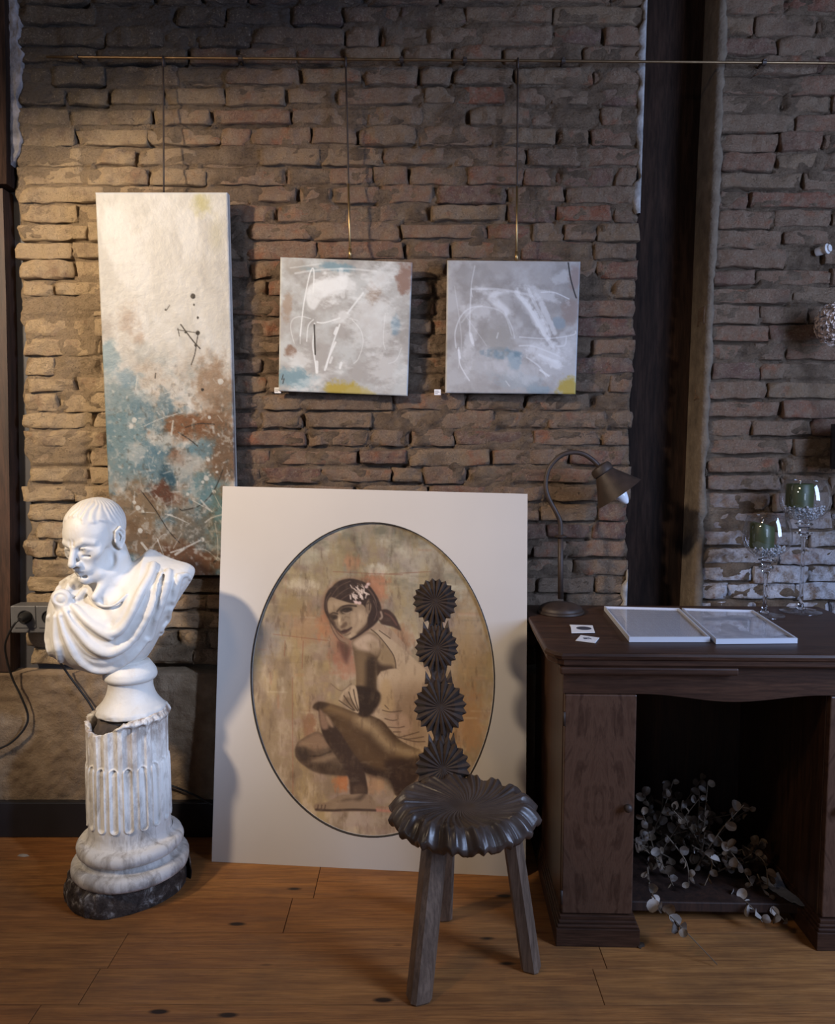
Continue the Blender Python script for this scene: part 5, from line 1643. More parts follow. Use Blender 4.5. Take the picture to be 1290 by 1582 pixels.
# mouth
E_((0, -0.0885, -0.058), (0.016, 0.010, 0.009), 0.010, '+', T)
E_((0, -0.077, -0.068), (0.031, 0.021, 0.020), 0.012, '+', T)
C_([(-0.025, -0.083, -0.0705), (-0.010, -0.0975, -0.0655), (0, -0.0985, -0.067), (0.010, -0.0975, -0.0655), (0.025, -0.083, -0.0705)], [0.0032, 0.0052, 0.005, 0.0052, 0.0032], 0.004, '+', T)
C_([(-0.022, -0.084, -0.0755), (0, -0.096, -0.0795), (0.022, -0.084, -0.0755)], [0.003, 0.0062, 0.003], 0.004, '+', T)
C_([(-0.012, -0.088, -0.090), (0.012, -0.088, -0.090)], 0.004, 0.006, '-', T)
# frown lines
for sx in (-1, 1):
    C_([(sx * 0.006, -0.094, 0.010), (sx * 0.007, -0.093, 0.024)], 0.0014, 0.006, '-', T)
# ears
for sx in (-1, 1):
    E_((sx * 0.0755, 0.014, -0.010), (0.010, 0.019, 0.033), 0.006, '+', T)
    E_((sx * 0.087, 0.012, -0.006), (0.010, 0.012, 0.023), 0.003, '-', T)
    C_([(sx * 0.078, -0.004, -0.004), (sx * 0.084, 0.000, 0.018), (sx * 0.087, 0.017, 0.024), (sx * 0.088, 0.030, 0.008), (sx * 0.084, 0.026, -0.018), (sx * 0.080, 0.008, -0.038)], [0.003, 0.0042, 0.0045, 0.0045, 0.004, 0.005], 0.003, '+', T)
    C_([(sx * 0.084, 0.016, 0.010), (sx * 0.085, 0.020, -0.006), (sx * 0.082, 0.010, -0.018)], 0.003, 0.003, '+', T)
    E_((sx * 0.079, -0.005, -0.012), (0.004, 0.005, 0.007), 0.004, '+', T)
# cropped hair: combed locks above the hairline
sl, g = cl.win(Ht - 0.14, Ht + 0.15)
p = np.stack([g[0] - Ht[0], g[1] - Ht[1], g[2] - Ht[2]], -1) @ Rm / HS
hx_, hy_, hz_ = p[..., 0], p[..., 1], p[..., 2]
pr = np.array((0.0755, 0.098, 0.080))
pc = p - np.array((0, 0.016, 0.036))
k0 = np.linalg.norm(pc / pr, axis=-1); k1 = np.linalg.norm(pc / pr ** 2, axis=-1)
de = k0 * (k0 - 1) / np.maximum(k1, 1e-6)
line = 0.082 - 0.030 * np.clip((np.abs(hx_) - 0.020) / 0.03, 0, 1) * np.clip((0.075 - np.abs(hx_)) / 0.03, 0, 1) - np.clip((hy_ + 0.060) / 0.075, 0, 1) ** 1.2 * 0.060 - np.clip((hy_ - 0.015) / 0.03, 0, 1) * 0.09
cover = np.clip((hz_ - line) / 0.010 + 0.8 * (vnoise3(hx_ * 90, hy_ * 90, hz_ * 90, 3) - 0.5), 0, 1)
angp = np.arctan2(hx_, -(hy_ - 0.045))
rr = np.hypot(hx_, hy_ - 0.045)
wave = np.sin(angp * 30 + 13 * vnoise3(hx_ * 28 + 5, hy_ * 28, hz_ * 28, 5) + rr * 60)
lock = 0.55 + 0.45 * wave
amp = 0.0075 * cover * (0.25 + 0.75 * lock * (0.45 + 0.55 * np.clip((0.03 - hy_) / 0.08, 0, 1)))
band = np.clip(1 - np.abs(de) / 0.02, 0, 1)
cl.a[sl] = cl.a[sl] - (amp * band).astype(np.float32)
# slight hand-worked irregularity
g = np.meshgrid(*cl.ax, indexing='ij')
nearm = np.abs(cl.a) < 0.012
cl.a[nearm] += (0.0016 * (vnoise3(g[0][nearm] * 38, g[1][nearm] * 38, g[2][nearm] * 38, 8) - 0.5)).astype(np.float32)
V, F = cl.mesh()
mk('figure', V + borg, F, M['marble'], bust, True)
sx_, _ = bl(200, 1050)
prof = [(0.0, 0.150), (0.055, 0.150), (0.070, 0.128), (0.074, 0.118), (0.075, 0.108), (0.071, 0.100), (0.064, 0.095), (0.0625, 0.085), (0.0635, 0.072), (0.068, 0.056), (0.076, 0.040), (0.086, 0.027), (0.094, 0.018), (0.097, 0.010), (0.096, 0.003), (0.092, 0.0), (0.0, 0.0)]
prof = [tuple(q) for q in spline(prof[1:-1], 4)]
mb = MB().lathe([(0.0, 0.150)] + prof + [(0.0, 0.0)], (borg[0] + sx_, BY, borg[2]), 96)
vv = np.array(mb.v)
d_ = vv[:, :2] - np.array([borg[0] + sx_, BY]); L_ = np.linalg.norm(d_, axis=1, keepdims=True)
lowm = np.clip(1 - (vv[:, 2] - borg[2]) / 0.03, 0, 1)
f = lowm * 0.016 * (fbm3(vv[:, 0] * 60, vv[:, 1] * 60, vv[:, 2] * 60, 15, 3) - 0.55)
vv[:, :2] += d_ / np.maximum(L_, 1e-6) * f[:, None]
vv[:, 2] += np.where(vv[:, 2] > borg[2] + 0.002, f * 0.4, 0)
ob = mk('socle', vv, [tuple(q) for q in mb.f], M['marble'], bust, True)
ob['label'] = 'round waisted foot of the bust with a chipped lower edge'

# ------------------------------------------------------------------ carved three-legged chair
def carve_mat():
    m = NT('carved_dark_oak_polished')
    v = m.coord()
    f = m.noise(v, 14, 5)
    col = m.ramp(f, [(0.3, (0.036, 0.025, 0.020)), (0.7, (0.080, 0.056, 0.044))])
    b = m.bump(m.noise(v, 160, 4), 0.15, 0.002)
    return m.done(col, m.ramp(m.noise(v, 30, 3), [(0.3, 0.26), (0.7, 0.42)]), b, 0, 0.5)
M['carved'] = carve_mat()
sc = PF(716, 1238, 0.425)
chair = thing('carved_chair', 'dark carved three-legged chair with scalloped seat and rosette back', 'chair', (sc.x, sc.y, 0))
# seat: swirled flutes, scalloped pointed lobes, dished centre
nth, nr = 480, 64
NL = 16
th = np.linspace(0, 2 * np.pi, nth, endpoint=False)
rt = np.linspace(0.012, 1, nr)
TH, RT = np.meshgrid(th, rt)
RX, RY = 0.192, 0.188
ph = TH * NL / (2 * np.pi) + 1.5 * (1 - RT) ** 1.5
lob = np.abs(((ph) % 1) - 0.5) * 2            # 0 at the lobe ridge, 1 in the valley
edge = 1 - 0.10 * lob ** 0.9 + 0.012 * np.sin(TH * 3 + 1)
sub = np.cos(ph * 2 * np.pi * 3)
amp = np.clip((RT - 0.12) / 0.7, 0, 1)
Zs = 0.415 + 0.020 * np.clip(RT / 0.8, 0, 1) ** 2 - 0.034 * np.clip((RT - 0.78) / 0.22, 0, 1) ** 1.8 - (0.002 + 0.014 * np.clip((RT - 0.5) / 0.5, 0, 1)) * amp * lob ** 2 + 0.0034 * amp * sub * (1 - lob * 0.4) - 0.002
Xs = sc.x + RX * RT * edge * np.cos(TH)
Ys = sc.y + RY * RT * edge * np.sin(TH)
top = np.stack([Xs, Ys, Zs], -1)
rims = [top]
for k_, dz in ((0.985, -0.010), (0.95, -0.018), (0.85, -0.020), (0.3, -0.022)):
    e = edge[-1]
    rims.append(np.stack([sc.x + RX * k_ * e * np.cos(th), sc.y + RY * k_ * e * np.sin(th), np.minimum(Zs[-1] + dz, 0.43 - 0.03) if k_ > 0.9 else np.full(nth, 0.378)], -1)[None])
V = np.concatenate(rims, 0)
m_ = V.shape[0]
F = [tuple(q) for q in grid_faces(nth, m_, True)] + [tuple(range(nth - 1, -1, -1)), tuple((m_ - 1) * nth + k for k in range(nth))]
mk('seat', V.reshape(-1, 3), F, M['carved'], chair, True)
def chair_leg(top_px, ztop, foot_px, w0, w1, zf=0.0, ang=0.0):
    f_ = PF(*foot_px, zf)
    dirx = ray(*top_px)
    # top end under the seat: keep it on the line of sight of the photo at seat height
    c = Vector((0, -CAM_D, CAM_H))
    tp = c + dirx * ((ztop - CAM_H) / dirx.z)
    V, F = [], []
    ring = []
    for k in range(8):
        a = math.pi / 8 + k * math.pi / 4
        ring.append((math.cos(a) ** 1, math.sin(a)))
    rows_ = [(0.0, 0.86), (0.012, 1.0), (0.3, 1.0), (0.7, 1.0), (1.0, 1.0)]
    ax_d = (tp - f_)
    for t_, s_ in rows_:
        c_ = f_ + ax_d * t_
        w_ = (w1 + (w0 - w1) * t_) * s_
        for (a, b) in ring:
            sgx = math.copysign(abs(a) ** 0.55, a); sgy = math.copysign(abs(b) ** 0.55, b)
            x_, y_ = sgx * w_ / 2, sgy * w_ / 2
            V.append((c_.x + x_ * math.cos(ang) - y_ * math.sin(ang), c_.y + x_ * math.sin(ang) + y_ * math.cos(ang), c_.z + (0.0 if t_ > 0.001 else 0)))
    F = [tuple(q) for q in grid_faces(8, len(rows_), True)] + [tuple(range(7, -1, -1)), tuple((len(rows_) - 1) * 8 + k for k in range(8))]
    o = mk('leg', V, F, M['leg_wood'], chair)
    o['label'] = 'lighter worn wooden leg with chamfered edges'
    return o
chair_leg((676, 1262), 0.392, (647, 1543), 0.058, 0.056, ang=0.35)
chair_leg((786, 1256), 0.392, (821, 1497), 0.044, 0.046, ang=-0.4)
chair_leg((694, 1222), 0.392, (686, 1418), 0.040, 0.044, ang=0.1)
# back: pleated rosettes on a narrow board
ros = [((672, 929), 35, 20), ((674.5, 1001), 34.5, 19), ((680, 1092), 42, 20), ((684, 1187), 44, 20)]
YB = [-0.445, -0.468, -0.497, -0.528]
pts = [P(*r_[0], y_) for r_, y_ in zip(ros, YB)]
bd = (pts[0] - pts[3]).normalized()
bn = Vector((1, 0, 0)).cross(bd).normalized()
if bn.y > 0:
    bn = -bn
bx = bd.cross(bn).normalized()
if bx.x < 0:
    bx = -bx
back = MB()
prev = None
ws = 0.030
low = P(686, 1212, -0.545)
poly = []
line_ = [low] + [pts[3], (pts[3] + pts[2]) / 2, pts[2], (pts[2] + pts[1]) / 2, pts[1], (pts[1] + pts[0]) / 2, pts[0]]
wid = [0.05, 0.045, 0.020, 0.045, 0.018, 0.04, 0.017, 0.035]
fr, V, F = [], [], []
for c_, w_ in zip(line_, wid):
    for sx in (-1, 1):
        for off in (0.004, -0.016):
            V.append(c_ + bx * (sx * w_) + bn * off)
for i in range(len(line_) - 1):
    a = i * 4; b = a + 4
    F += [(a, a + 2, b + 2, b), (a + 1, b + 1, b + 3, a + 3), (a, b, b + 1, a + 1), (a + 2, a + 3, b + 3, b + 2)]
F += [(0, 1, 3, 2), (len(V) - 4, len(V) - 2, len(V) - 1, len(V) - 3)]
backo = mk('backrest', V, F, M['carved'], chair)
def rosette(c_, r_, npl, sq=1.0):
    V, F = [], []
    nn = npl * 2
    for ring_, (kr, dz) in enumerate(((0.0, 0.010), (0.12, 0.009), (0.55, 0.012), (1.0, 0.007))):
        for k in range(nn):
            a = 2 * math.pi * (k + 0.5) / nn
            ridge = (k % 2 == 0)
            rr_ = r_ * kr * (1.0 if ridge or kr < 0.9 else 0.875)
            off = dz + (0.0065 * kr if ridge else -0.0065 * kr)
            V.append(c_ + bx * (rr_ * math.cos(a)) + bd * (rr_ * math.sin(a) * sq) + bn * off)
    for k in range(nn):
        a = 2 * math.pi * (k + 0.5) / nn
        rr_ = r_ * (1.0 if k % 2 == 0 else 0.875) * 0.98
        V.append(c_ + bx * (rr_ * math.cos(a)) + bd * (rr_ * math.sin(a) * sq) - bn * 0.010)
    F = [tuple(q) for q in grid_faces(nn, 5, True)] + [tuple(4 * nn + k for k in range(nn)), tuple(range(nn - 1, -1, -1))]
    return mk('rosette', V, F, M['carved'], backo)
for (c2, rp, npl), p_, y_ in zip(ros, pts, YB):
    rosette(p_, rp * (y_ + CAM_D) / FPX * 1.005, npl, 1.03)
for i in range(3):      # small pointed leaves between the rosettes
    a, b = pts[i], pts[i + 1]
    ra = ros[i][1]; rb = ros[i + 1][1]
    m0 = a + (b - a) * (ra / (ra + rb))
    V, F = [], []
    for k in range(5):
        u0 = -0.034 + k * 0.017
        V += [m0 + bx * (u0 * 0.8 - 0.011) - bd * 0.024 + bn * 0.004, m0 + bx * (u0 * 0.8 + 0.011) - bd * 0.024 + bn * 0.004, m0 + bx * u0 + bd * 0.012 + bn * 0.006, m0 + bx * u0 - bd * 0.006 + bn * 0.012, m0 + bx * u0 - bd * 0.004 - bn * 0.010]
        o_ = k * 5
        F += [(o_, o_ + 3, o_ + 2), (o_ + 3, o_ + 1, o_ + 2), (o_, o_ + 1, o_ + 3), (o_, o_ + 2, o_ + 4), (o_ + 1, o_ + 4, o_ + 2), (o_, o_ + 4, o_ + 1)]
    mk('leaf_point', V, F, M['carved'], backo)
# ------------------------------------------------------------------ pedestal desk
TZ = 0.782
FY = -0.600
xl = 0.352
xr = 1.268
desk = thing('pedestal_desk', 'dark walnut pedestal desk with open kneehole standing against the brick wall', 'desk', ((xl + xr) / 2, -0.3, 0))
TW, TV, TI = M['table_wood'], M['table_wood_v'], M['table_inside']
# top with clipped front corners and a moulded edge
def top_poly(ov):
    return [(xl - ov, -0.012), (xl - ov, FY + 0.055 - ov), (xl - ov + 0.020, FY - ov + 0.012), (xl - ov + 0.035, FY - ov), (xr + ov - 0.035, FY - ov), (xr + ov - 0.020, FY - ov + 0.012), (xr + ov, FY + 0.055 - ov), (xr + ov, -0.012)]
prof = [(0.020, TZ - 0.018), (0.0245, TZ - 0.010), (0.024, TZ - 0.004), (0.020, TZ)]
prof = [(-0.02, TZ - 0.036), (0.016, TZ - 0.036), (0.020, TZ - 0.031), (0.020, TZ - 0.019), (0.026, TZ - 0.015), (0.0275, TZ - 0.007), (0.024, TZ - 0.001), (0.020, TZ)]
V, F = [], []
for ov, z in prof:
    V += [(x, y, z) for x, y in top_poly(ov)]
n = 8
for i in range(len(prof) - 1):
    for k in range(n):
        F.append((i * n + k, i * n + (k + 1) % n, (i + 1) * n + (k + 1) % n, (i + 1) * n + k))
F += [tuple(range(n - 1, -1, -1)), tuple((len(prof) - 1) * n + k for k in range(n))]
dt = mk('desk_top', V, F, TW, desk)
z1 = TZ - 0.037
mstrip = P(1134, 1030, FY - 0.01).x
box('edge_moulding', xl + 0.006, mstrip, FY - 0.020, FY + 0.02, z1 - 0.020, z1, TW, desk, 0.005)
za = z1 - 0.0
# apron with a sagging lower edge
ap_ = []
x0, x1 = xl + 0.018, xr - 0.018
xo0, xo1 = P(980, 1200, FY).x, P(1268, 1200, FY).x
zt = P(900, 1071, FY).z
zs = P(1125, 1082, FY).z
ap_ = [(x0, za), (x0, zt), (xo0 + 0.01, zt)]
for k in range(1, 20):
    s_ = k / 20
    ap_.append((xo0 + 0.01 + (xo1 - xo0 - 0.02) * s_, zt + (zs - zt) * (0.5 - 0.5 * math.cos(2 * math.pi * s_))))
ap_ += [(xo1 - 0.01, zt), (x1, zt), (x1, za)]
MB().prism(ap_, FY + 0.004, FY + 0.022, lambda u, v, a: (u, a, v)).build('apron', TW, desk)
def burl():
    m = NT('bookmatched_veneer')
    c = m.n('ShaderNodeTexCoord')
    sp = m.n('ShaderNodeSeparateXYZ'); m.l(c.outputs['Object'], sp.inputs[0])
    ab = m.n('ShaderNodeMath', operation='ABSOLUTE'); m.l(sp.outputs['X'], ab.inputs[0])
    az = m.n('ShaderNodeMath', operation='ABSOLUTE'); m.l(sp.outputs['Z'], az.inputs[0])
    k = m.n('ShaderNodeMath', operation='MULTIPLY_ADD'); k.inputs[1].default_value = 0.36; m.l(az.outputs[0], k.inputs[0]); m.l(ab.outputs[0], k.inputs[2])
    cb = m.n('ShaderNodeCombineXYZ'); m.l(k.outputs[0], cb.inputs[0]); m.l(ab.outputs[0], cb.inputs[1]); 
    z3 = m.n('ShaderNodeMath', operation='MULTIPLY'); z3.inputs[1].default_value = 0.25; m.l(az.outputs[0], z3.inputs[0]); m.l(z3.outputs[0], cb.inputs[2])
    f = m.noise(cb.outputs[0], 34, 5, 0.6, 0.8)
    g = m.noise(m.coord('Object', (40, 40, 6)), 8, 4, 0.6)
    col = m.ramp(f, [(0.34, (0.045, 0.021, 0.013)), (0.5, (0.092, 0.048, 0.030)), (0.66, (0.070, 0.034, 0.021))])
    col = m.mix(m.ramp(g, [(0.5, 0.0), (0.7, 0.4)]), col, (0.03, 0.014, 0.009))
    return m.done(col, 0.38, m.bump(g, 0.06, 0.002))
M['burl'] = burl()
zpl = P(900, 1412, FY).z
def pedestal(xa, xb, name_side):
    zt_ = zt + 0.002
    p = box('side_panel', xa, xa + 0.018, FY + 0.02, -0.015, zpl - 0.004, zt_ + 0.07, TV, desk, 0.002)
    box('side_panel', xb - 0.018, xb, FY + 0.02, -0.015, zpl - 0.004, zt_ + 0.07, TV, desk, 0.002)
    d = box('door', xa + 0.002, xb - 0.004, FY, FY + 0.020, zpl + 0.004, zt_ - 0.004, M['burl'], desk, 0.003)
    return d
xa, xb = P(867, 1200, FY).x, xo0
d1 = pedestal(xa, xb, 0)
d2 = pedestal(xo1, xo1 + (xb - xa), 1)
Mx = Matrix.Rotation(math.pi / 2, 3, 'X')
for d_, px in ((d1, 965), (d2, 1287)):
    c_ = P(px, 1243, FY)
    MB().lathe([(0.0, 0.022), (0.007, 0.021), (0.011, 0.016), (0.011, 0.011), (0.006, 0.006), (0.006, 0.0), (0.010, -0.001)], c_, 20, Mx).build('knob', M['iron'], d_, True)
for zz_ in (P(866, 1110, FY).z, P(866, 1385, FY).z):
    MB().tube([(xa + 0.001, FY + 0.001, zz_ - 0.018), (xa + 0.001, FY + 0.001, zz_ + 0.018)], 0.0035, 8).build('hinge', M['iron'], d1, True)
def plinth_block(xa_, xb_):
    mb = MB()
    for (o, z0_, z1_, bv) in ((0.014, 0.0, zpl * 0.62, 0.002), (0.011, zpl * 0.62, zpl * 0.74, 0.003), (0.007, zpl * 0.74, zpl * 0.86, 0.003), (0.003, zpl * 0.86, zpl, 0.002)):
        mb.box(xa_ - o, xb_ + o, FY - o, -0.015, z0_, z1_, bv)
    mb.build('plinth', TW, desk)
plinth_block(xa, xb)
plinth_block(xo1, xo1 + (xb - xa))
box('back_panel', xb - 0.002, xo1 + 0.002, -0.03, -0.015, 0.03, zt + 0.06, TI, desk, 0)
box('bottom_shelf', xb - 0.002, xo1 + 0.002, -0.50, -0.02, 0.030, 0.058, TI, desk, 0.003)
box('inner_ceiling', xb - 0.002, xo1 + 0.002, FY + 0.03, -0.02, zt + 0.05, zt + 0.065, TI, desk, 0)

desk.rotation_euler.z = math.radians(-1.6)
desk.location += Vector((0.012, -0.016, 0))

# ------------------------------------------------------------------ desk lamp
LY = -0.135
lamp = thing('desk_lamp', 'brown metal gooseneck desk lamp with tilted conical shade on the desk', 'lamp', P(866, 940, LY))
bc = P(866, 940, LY)
lb = (bc.x, LY, TZ)
MB().lathe([(0.0, 0.034), (0.030, 0.032), (0.050, 0.027), (0.062, 0.021), (0.067, 0.016), (0.068, 0.010), (0.073, 0.008), (0.074, 0.002), (0.072, 0.0), (0.0, 0.0)], lb, 48).build('lamp_base', M['iron'], lamp, True, 50)
pth = [(866, 925), (866, 880), (866, 829)]
MB().tube([P(x, y, LY) for x, y in pth], 0.0088, 14).build('stem', M['iron'], lamp, True)
c_ = P(866, 828, LY)
MB().lathe([(0.0, -0.004), (0.019, -0.003), (0.020, 0.001), (0.010, 0.004), (0.0, 0.004)], c_, 24).build('stem_collar', M['iron'], lamp, True, 50)
neck = spline([(866, 829), (865.5, 807), (858.5, 790), (847, 768), (843, 747), (848, 724), (864, 705.5), (882, 699), (900, 701), (915, 710), (925, 720)], 6)
MB().tube([P(x, y, LY) for x, y in neck], 0.0072, 12).build('gooseneck', M['iron'], lamp, True)
a0, a1 = P(929, 725, LY), P(955.5, 763, LY)
axd = (a1 - a0).normalized()
axd = (axd + Vector((0, -0.12, 0))).normalized()
Ma = axd.to_track_quat('Z', 'Y').to_matrix()
mpx = (LY + CAM_D) / FPX
MB().lathe([(0.0, -0.014), (0.012, -0.014), (0.030, -0.010), (0.034, 0.000), (0.034, 0.012), (0.030, 0.016)], a0, 32, Ma).build('shade_collar', M['iron'], lamp, True, 40)
L_ = 46 * mpx
sh = MB().lathe([(0.0, 0.010), (0.028, 0.010), (0.030, 0.014), (0.077, L_), (0.0785, L_ + 0.002), (0.0765, L_ + 0.002), (0.028, 0.016), (0.0, 0.016)], a0, 48, Ma).build('lamp_shade', M['iron'], lamp, True, 50)
bs = a0 + Ma @ Vector((0.008, 0, 0.022))
bulb_prof = [(0.013, 0.0), (0.013, 0.025), (0.016, 0.036), (0.020, 0.050), (0.0215, 0.062), (0.0205, 0.074), (0.017, 0.088), (0.011, 0.102), (0.005, 0.110), (0.0, 0.112)]
axb = (P(972, 783, LY - 0.012) - P(940, 742, LY)).normalized()
Mb = axb.to_track_quat('Z', 'Y').to_matrix()
MB().lathe([tuple(q) for q in spline(bulb_prof, 3)], bs, 28, Mb).build('bulb', M['bulb'], lamp, True)

# ------------------------------------------------------------------ framed sheets, cards
def sheet_mat(name, kind):
    m = NT(name)
    v = m.coord()
    if kind == 'list':
        w = m.n('ShaderNodeTexWave', wave_type='BANDS', bands_direction='Y')
        w.inputs['Scale'].default_value = 22; w.inputs['Distortion'].default_value = 0.15
        m.l(v, w.inputs['Vector'])
        g = m.noise(m.coord('Object', (90, 6, 1)), 3, 3)
        k = m.n('ShaderNodeMath', operation='MULTIPLY'); m.l(m.ramp(w.outputs['Fac'], [(0.72, 0.0), (0.82, 1.0)]), k.inputs[0]); m.l(m.ramp(g, [(0.42, 0.0), (0.5, 0.55)]), k.inputs[1])
        col = m.mix(k.outputs[0], (0.74, 0.75, 0.83), (0.32, 0.32, 0.39))
    else:
        f = m.noise(v, 22, 5, 0.6, 0.4)
        col = m.ramp(f, [(0.35, (0.52, 0.53, 0.62)), (0.65, (0.80, 0.81, 0.88))])
    return m.done(col, 0.6)
def framed(label, px, kind):
    q = [PF(x, y, TZ + 0.001) for x, y in px]           # rear-left, rear-right, front-right, front-left
    t = thing('framed_sheet', label, 'picture frame', (q[0] + q[2]) / 2)
    th_ = 0.014
    inn = []
    c_ = (q[0] + q[1] + q[2] + q[3]) / 4
    def shrink(p, d):
        v = p - c_
        # move toward the centre along both frame axes
        return c_ + v * (1 - d / max(v.length, 1e-6) * 1.35)
    names = ['rail', 'rail', 'rail', 'rail']
    for i in range(4):
        a, b = q[i], q[(i + 1) % 4]
        a2, b2 = shrink(a, 0.007), shrink(b, 0.007)
        up = Vector((0, 0, th_))
        V = [a, b, b2, a2, a + up, b + up, b2 + up, a2 + up]
        mk('frame_rail', V, [(3, 2, 1, 0), (4, 5, 6, 7), (0, 1, 5, 4), (1, 2, 6, 5), (2, 3, 7, 6), (3, 0, 4, 7)], M['white_frame'], t)
    s_ = [shrink(p, 0.0066) for p in q]
    mk('printed_sheet', [p + Vector((0, 0, 0.0075)) for p in s_] + [p + Vector((0, 0, 0.002)) for p in s_], [(0, 1, 2, 3), (7, 6, 5, 4)], sheet_mat('sheet_' + kind, kind), t)
    mk('glass_pane', [p + Vector((0, 0, 0.0105)) for p in s_] + [p + Vector((0, 0, 0.0095)) for p in s_], [(0, 1, 2, 3)], M['pane'], t)
framed('white framed sheet of faint printed lines lying left of the other frame on the desk', [(933, 943), (1049, 946), (1097, 992), (972, 992)], 'list')
framed('white framed sheet with mottled print lying on the desk before the glass goblets', [(1053, 946), (1163, 949), (1232, 994), (1106, 995)], 'mottled')
def card(px, z, parent, dz=0.0012):
    q = [PF(x, y, z) for x, y in px]
    return mk('card', q + [p - Vector((0, 0, dz)) for p in q], [(0, 1, 2, 3), (7, 6, 5, 4)] + [(i, i + 4, (i + 1) % 4 + 4, (i + 1) % 4) for i in range(4)], M['paper'], parent)
t = thing('business_cards', 'small pile of white cards with a dark round emblem on the desk', 'cards', PF(898, 972, TZ))
for k in range(3):
    card([(880 + k * 0.8, 965 + k * 0.1), (913.5 + k, 966), (918.5 + k * 0.3, 977), (886 - k * 1.5, 977.5)], TZ + 0.0016 + 0.0014 * k, t)
c_ = PF(902, 970.5, TZ + 0.0046)
MB().lathe([(0.0, 0.0), (0.0215, 0.0)], c_, 30).build('round_emblem', M['ink'], t)
t = thing('business_cards', 'small pile of white cards with a small dark printed mark, nearer the desk edge', 'cards', PF(907, 987, TZ))
for k in range(2):
    card([(897 + k, 981), (926 - k, 985 + k * .4), (919.5 - k * .5, 993), (889 + k * .6, 989.3)], TZ + 0.0016 + 0.0014 * k, t)
mb = MB()
c_ = PF(907.5, 986.5, TZ + 0.0031)
for (dx, dy_, w_) in ((-0.010, 0.008, 0.017), (-0.010, 0.002, 0.010), (0.004, 0.002, 0.006), (-0.010, -0.004, 0.014), (0.006, -0.004, 0.004)):
    mb.box(c_.x + dx, c_.x + dx + w_, c_.y + dy_ - 0.002, c_.y + dy_ + 0.002, c_.z - 0.0004, c_.z + 0.0003)
mb.build('printed_mark', M['ink'], t)

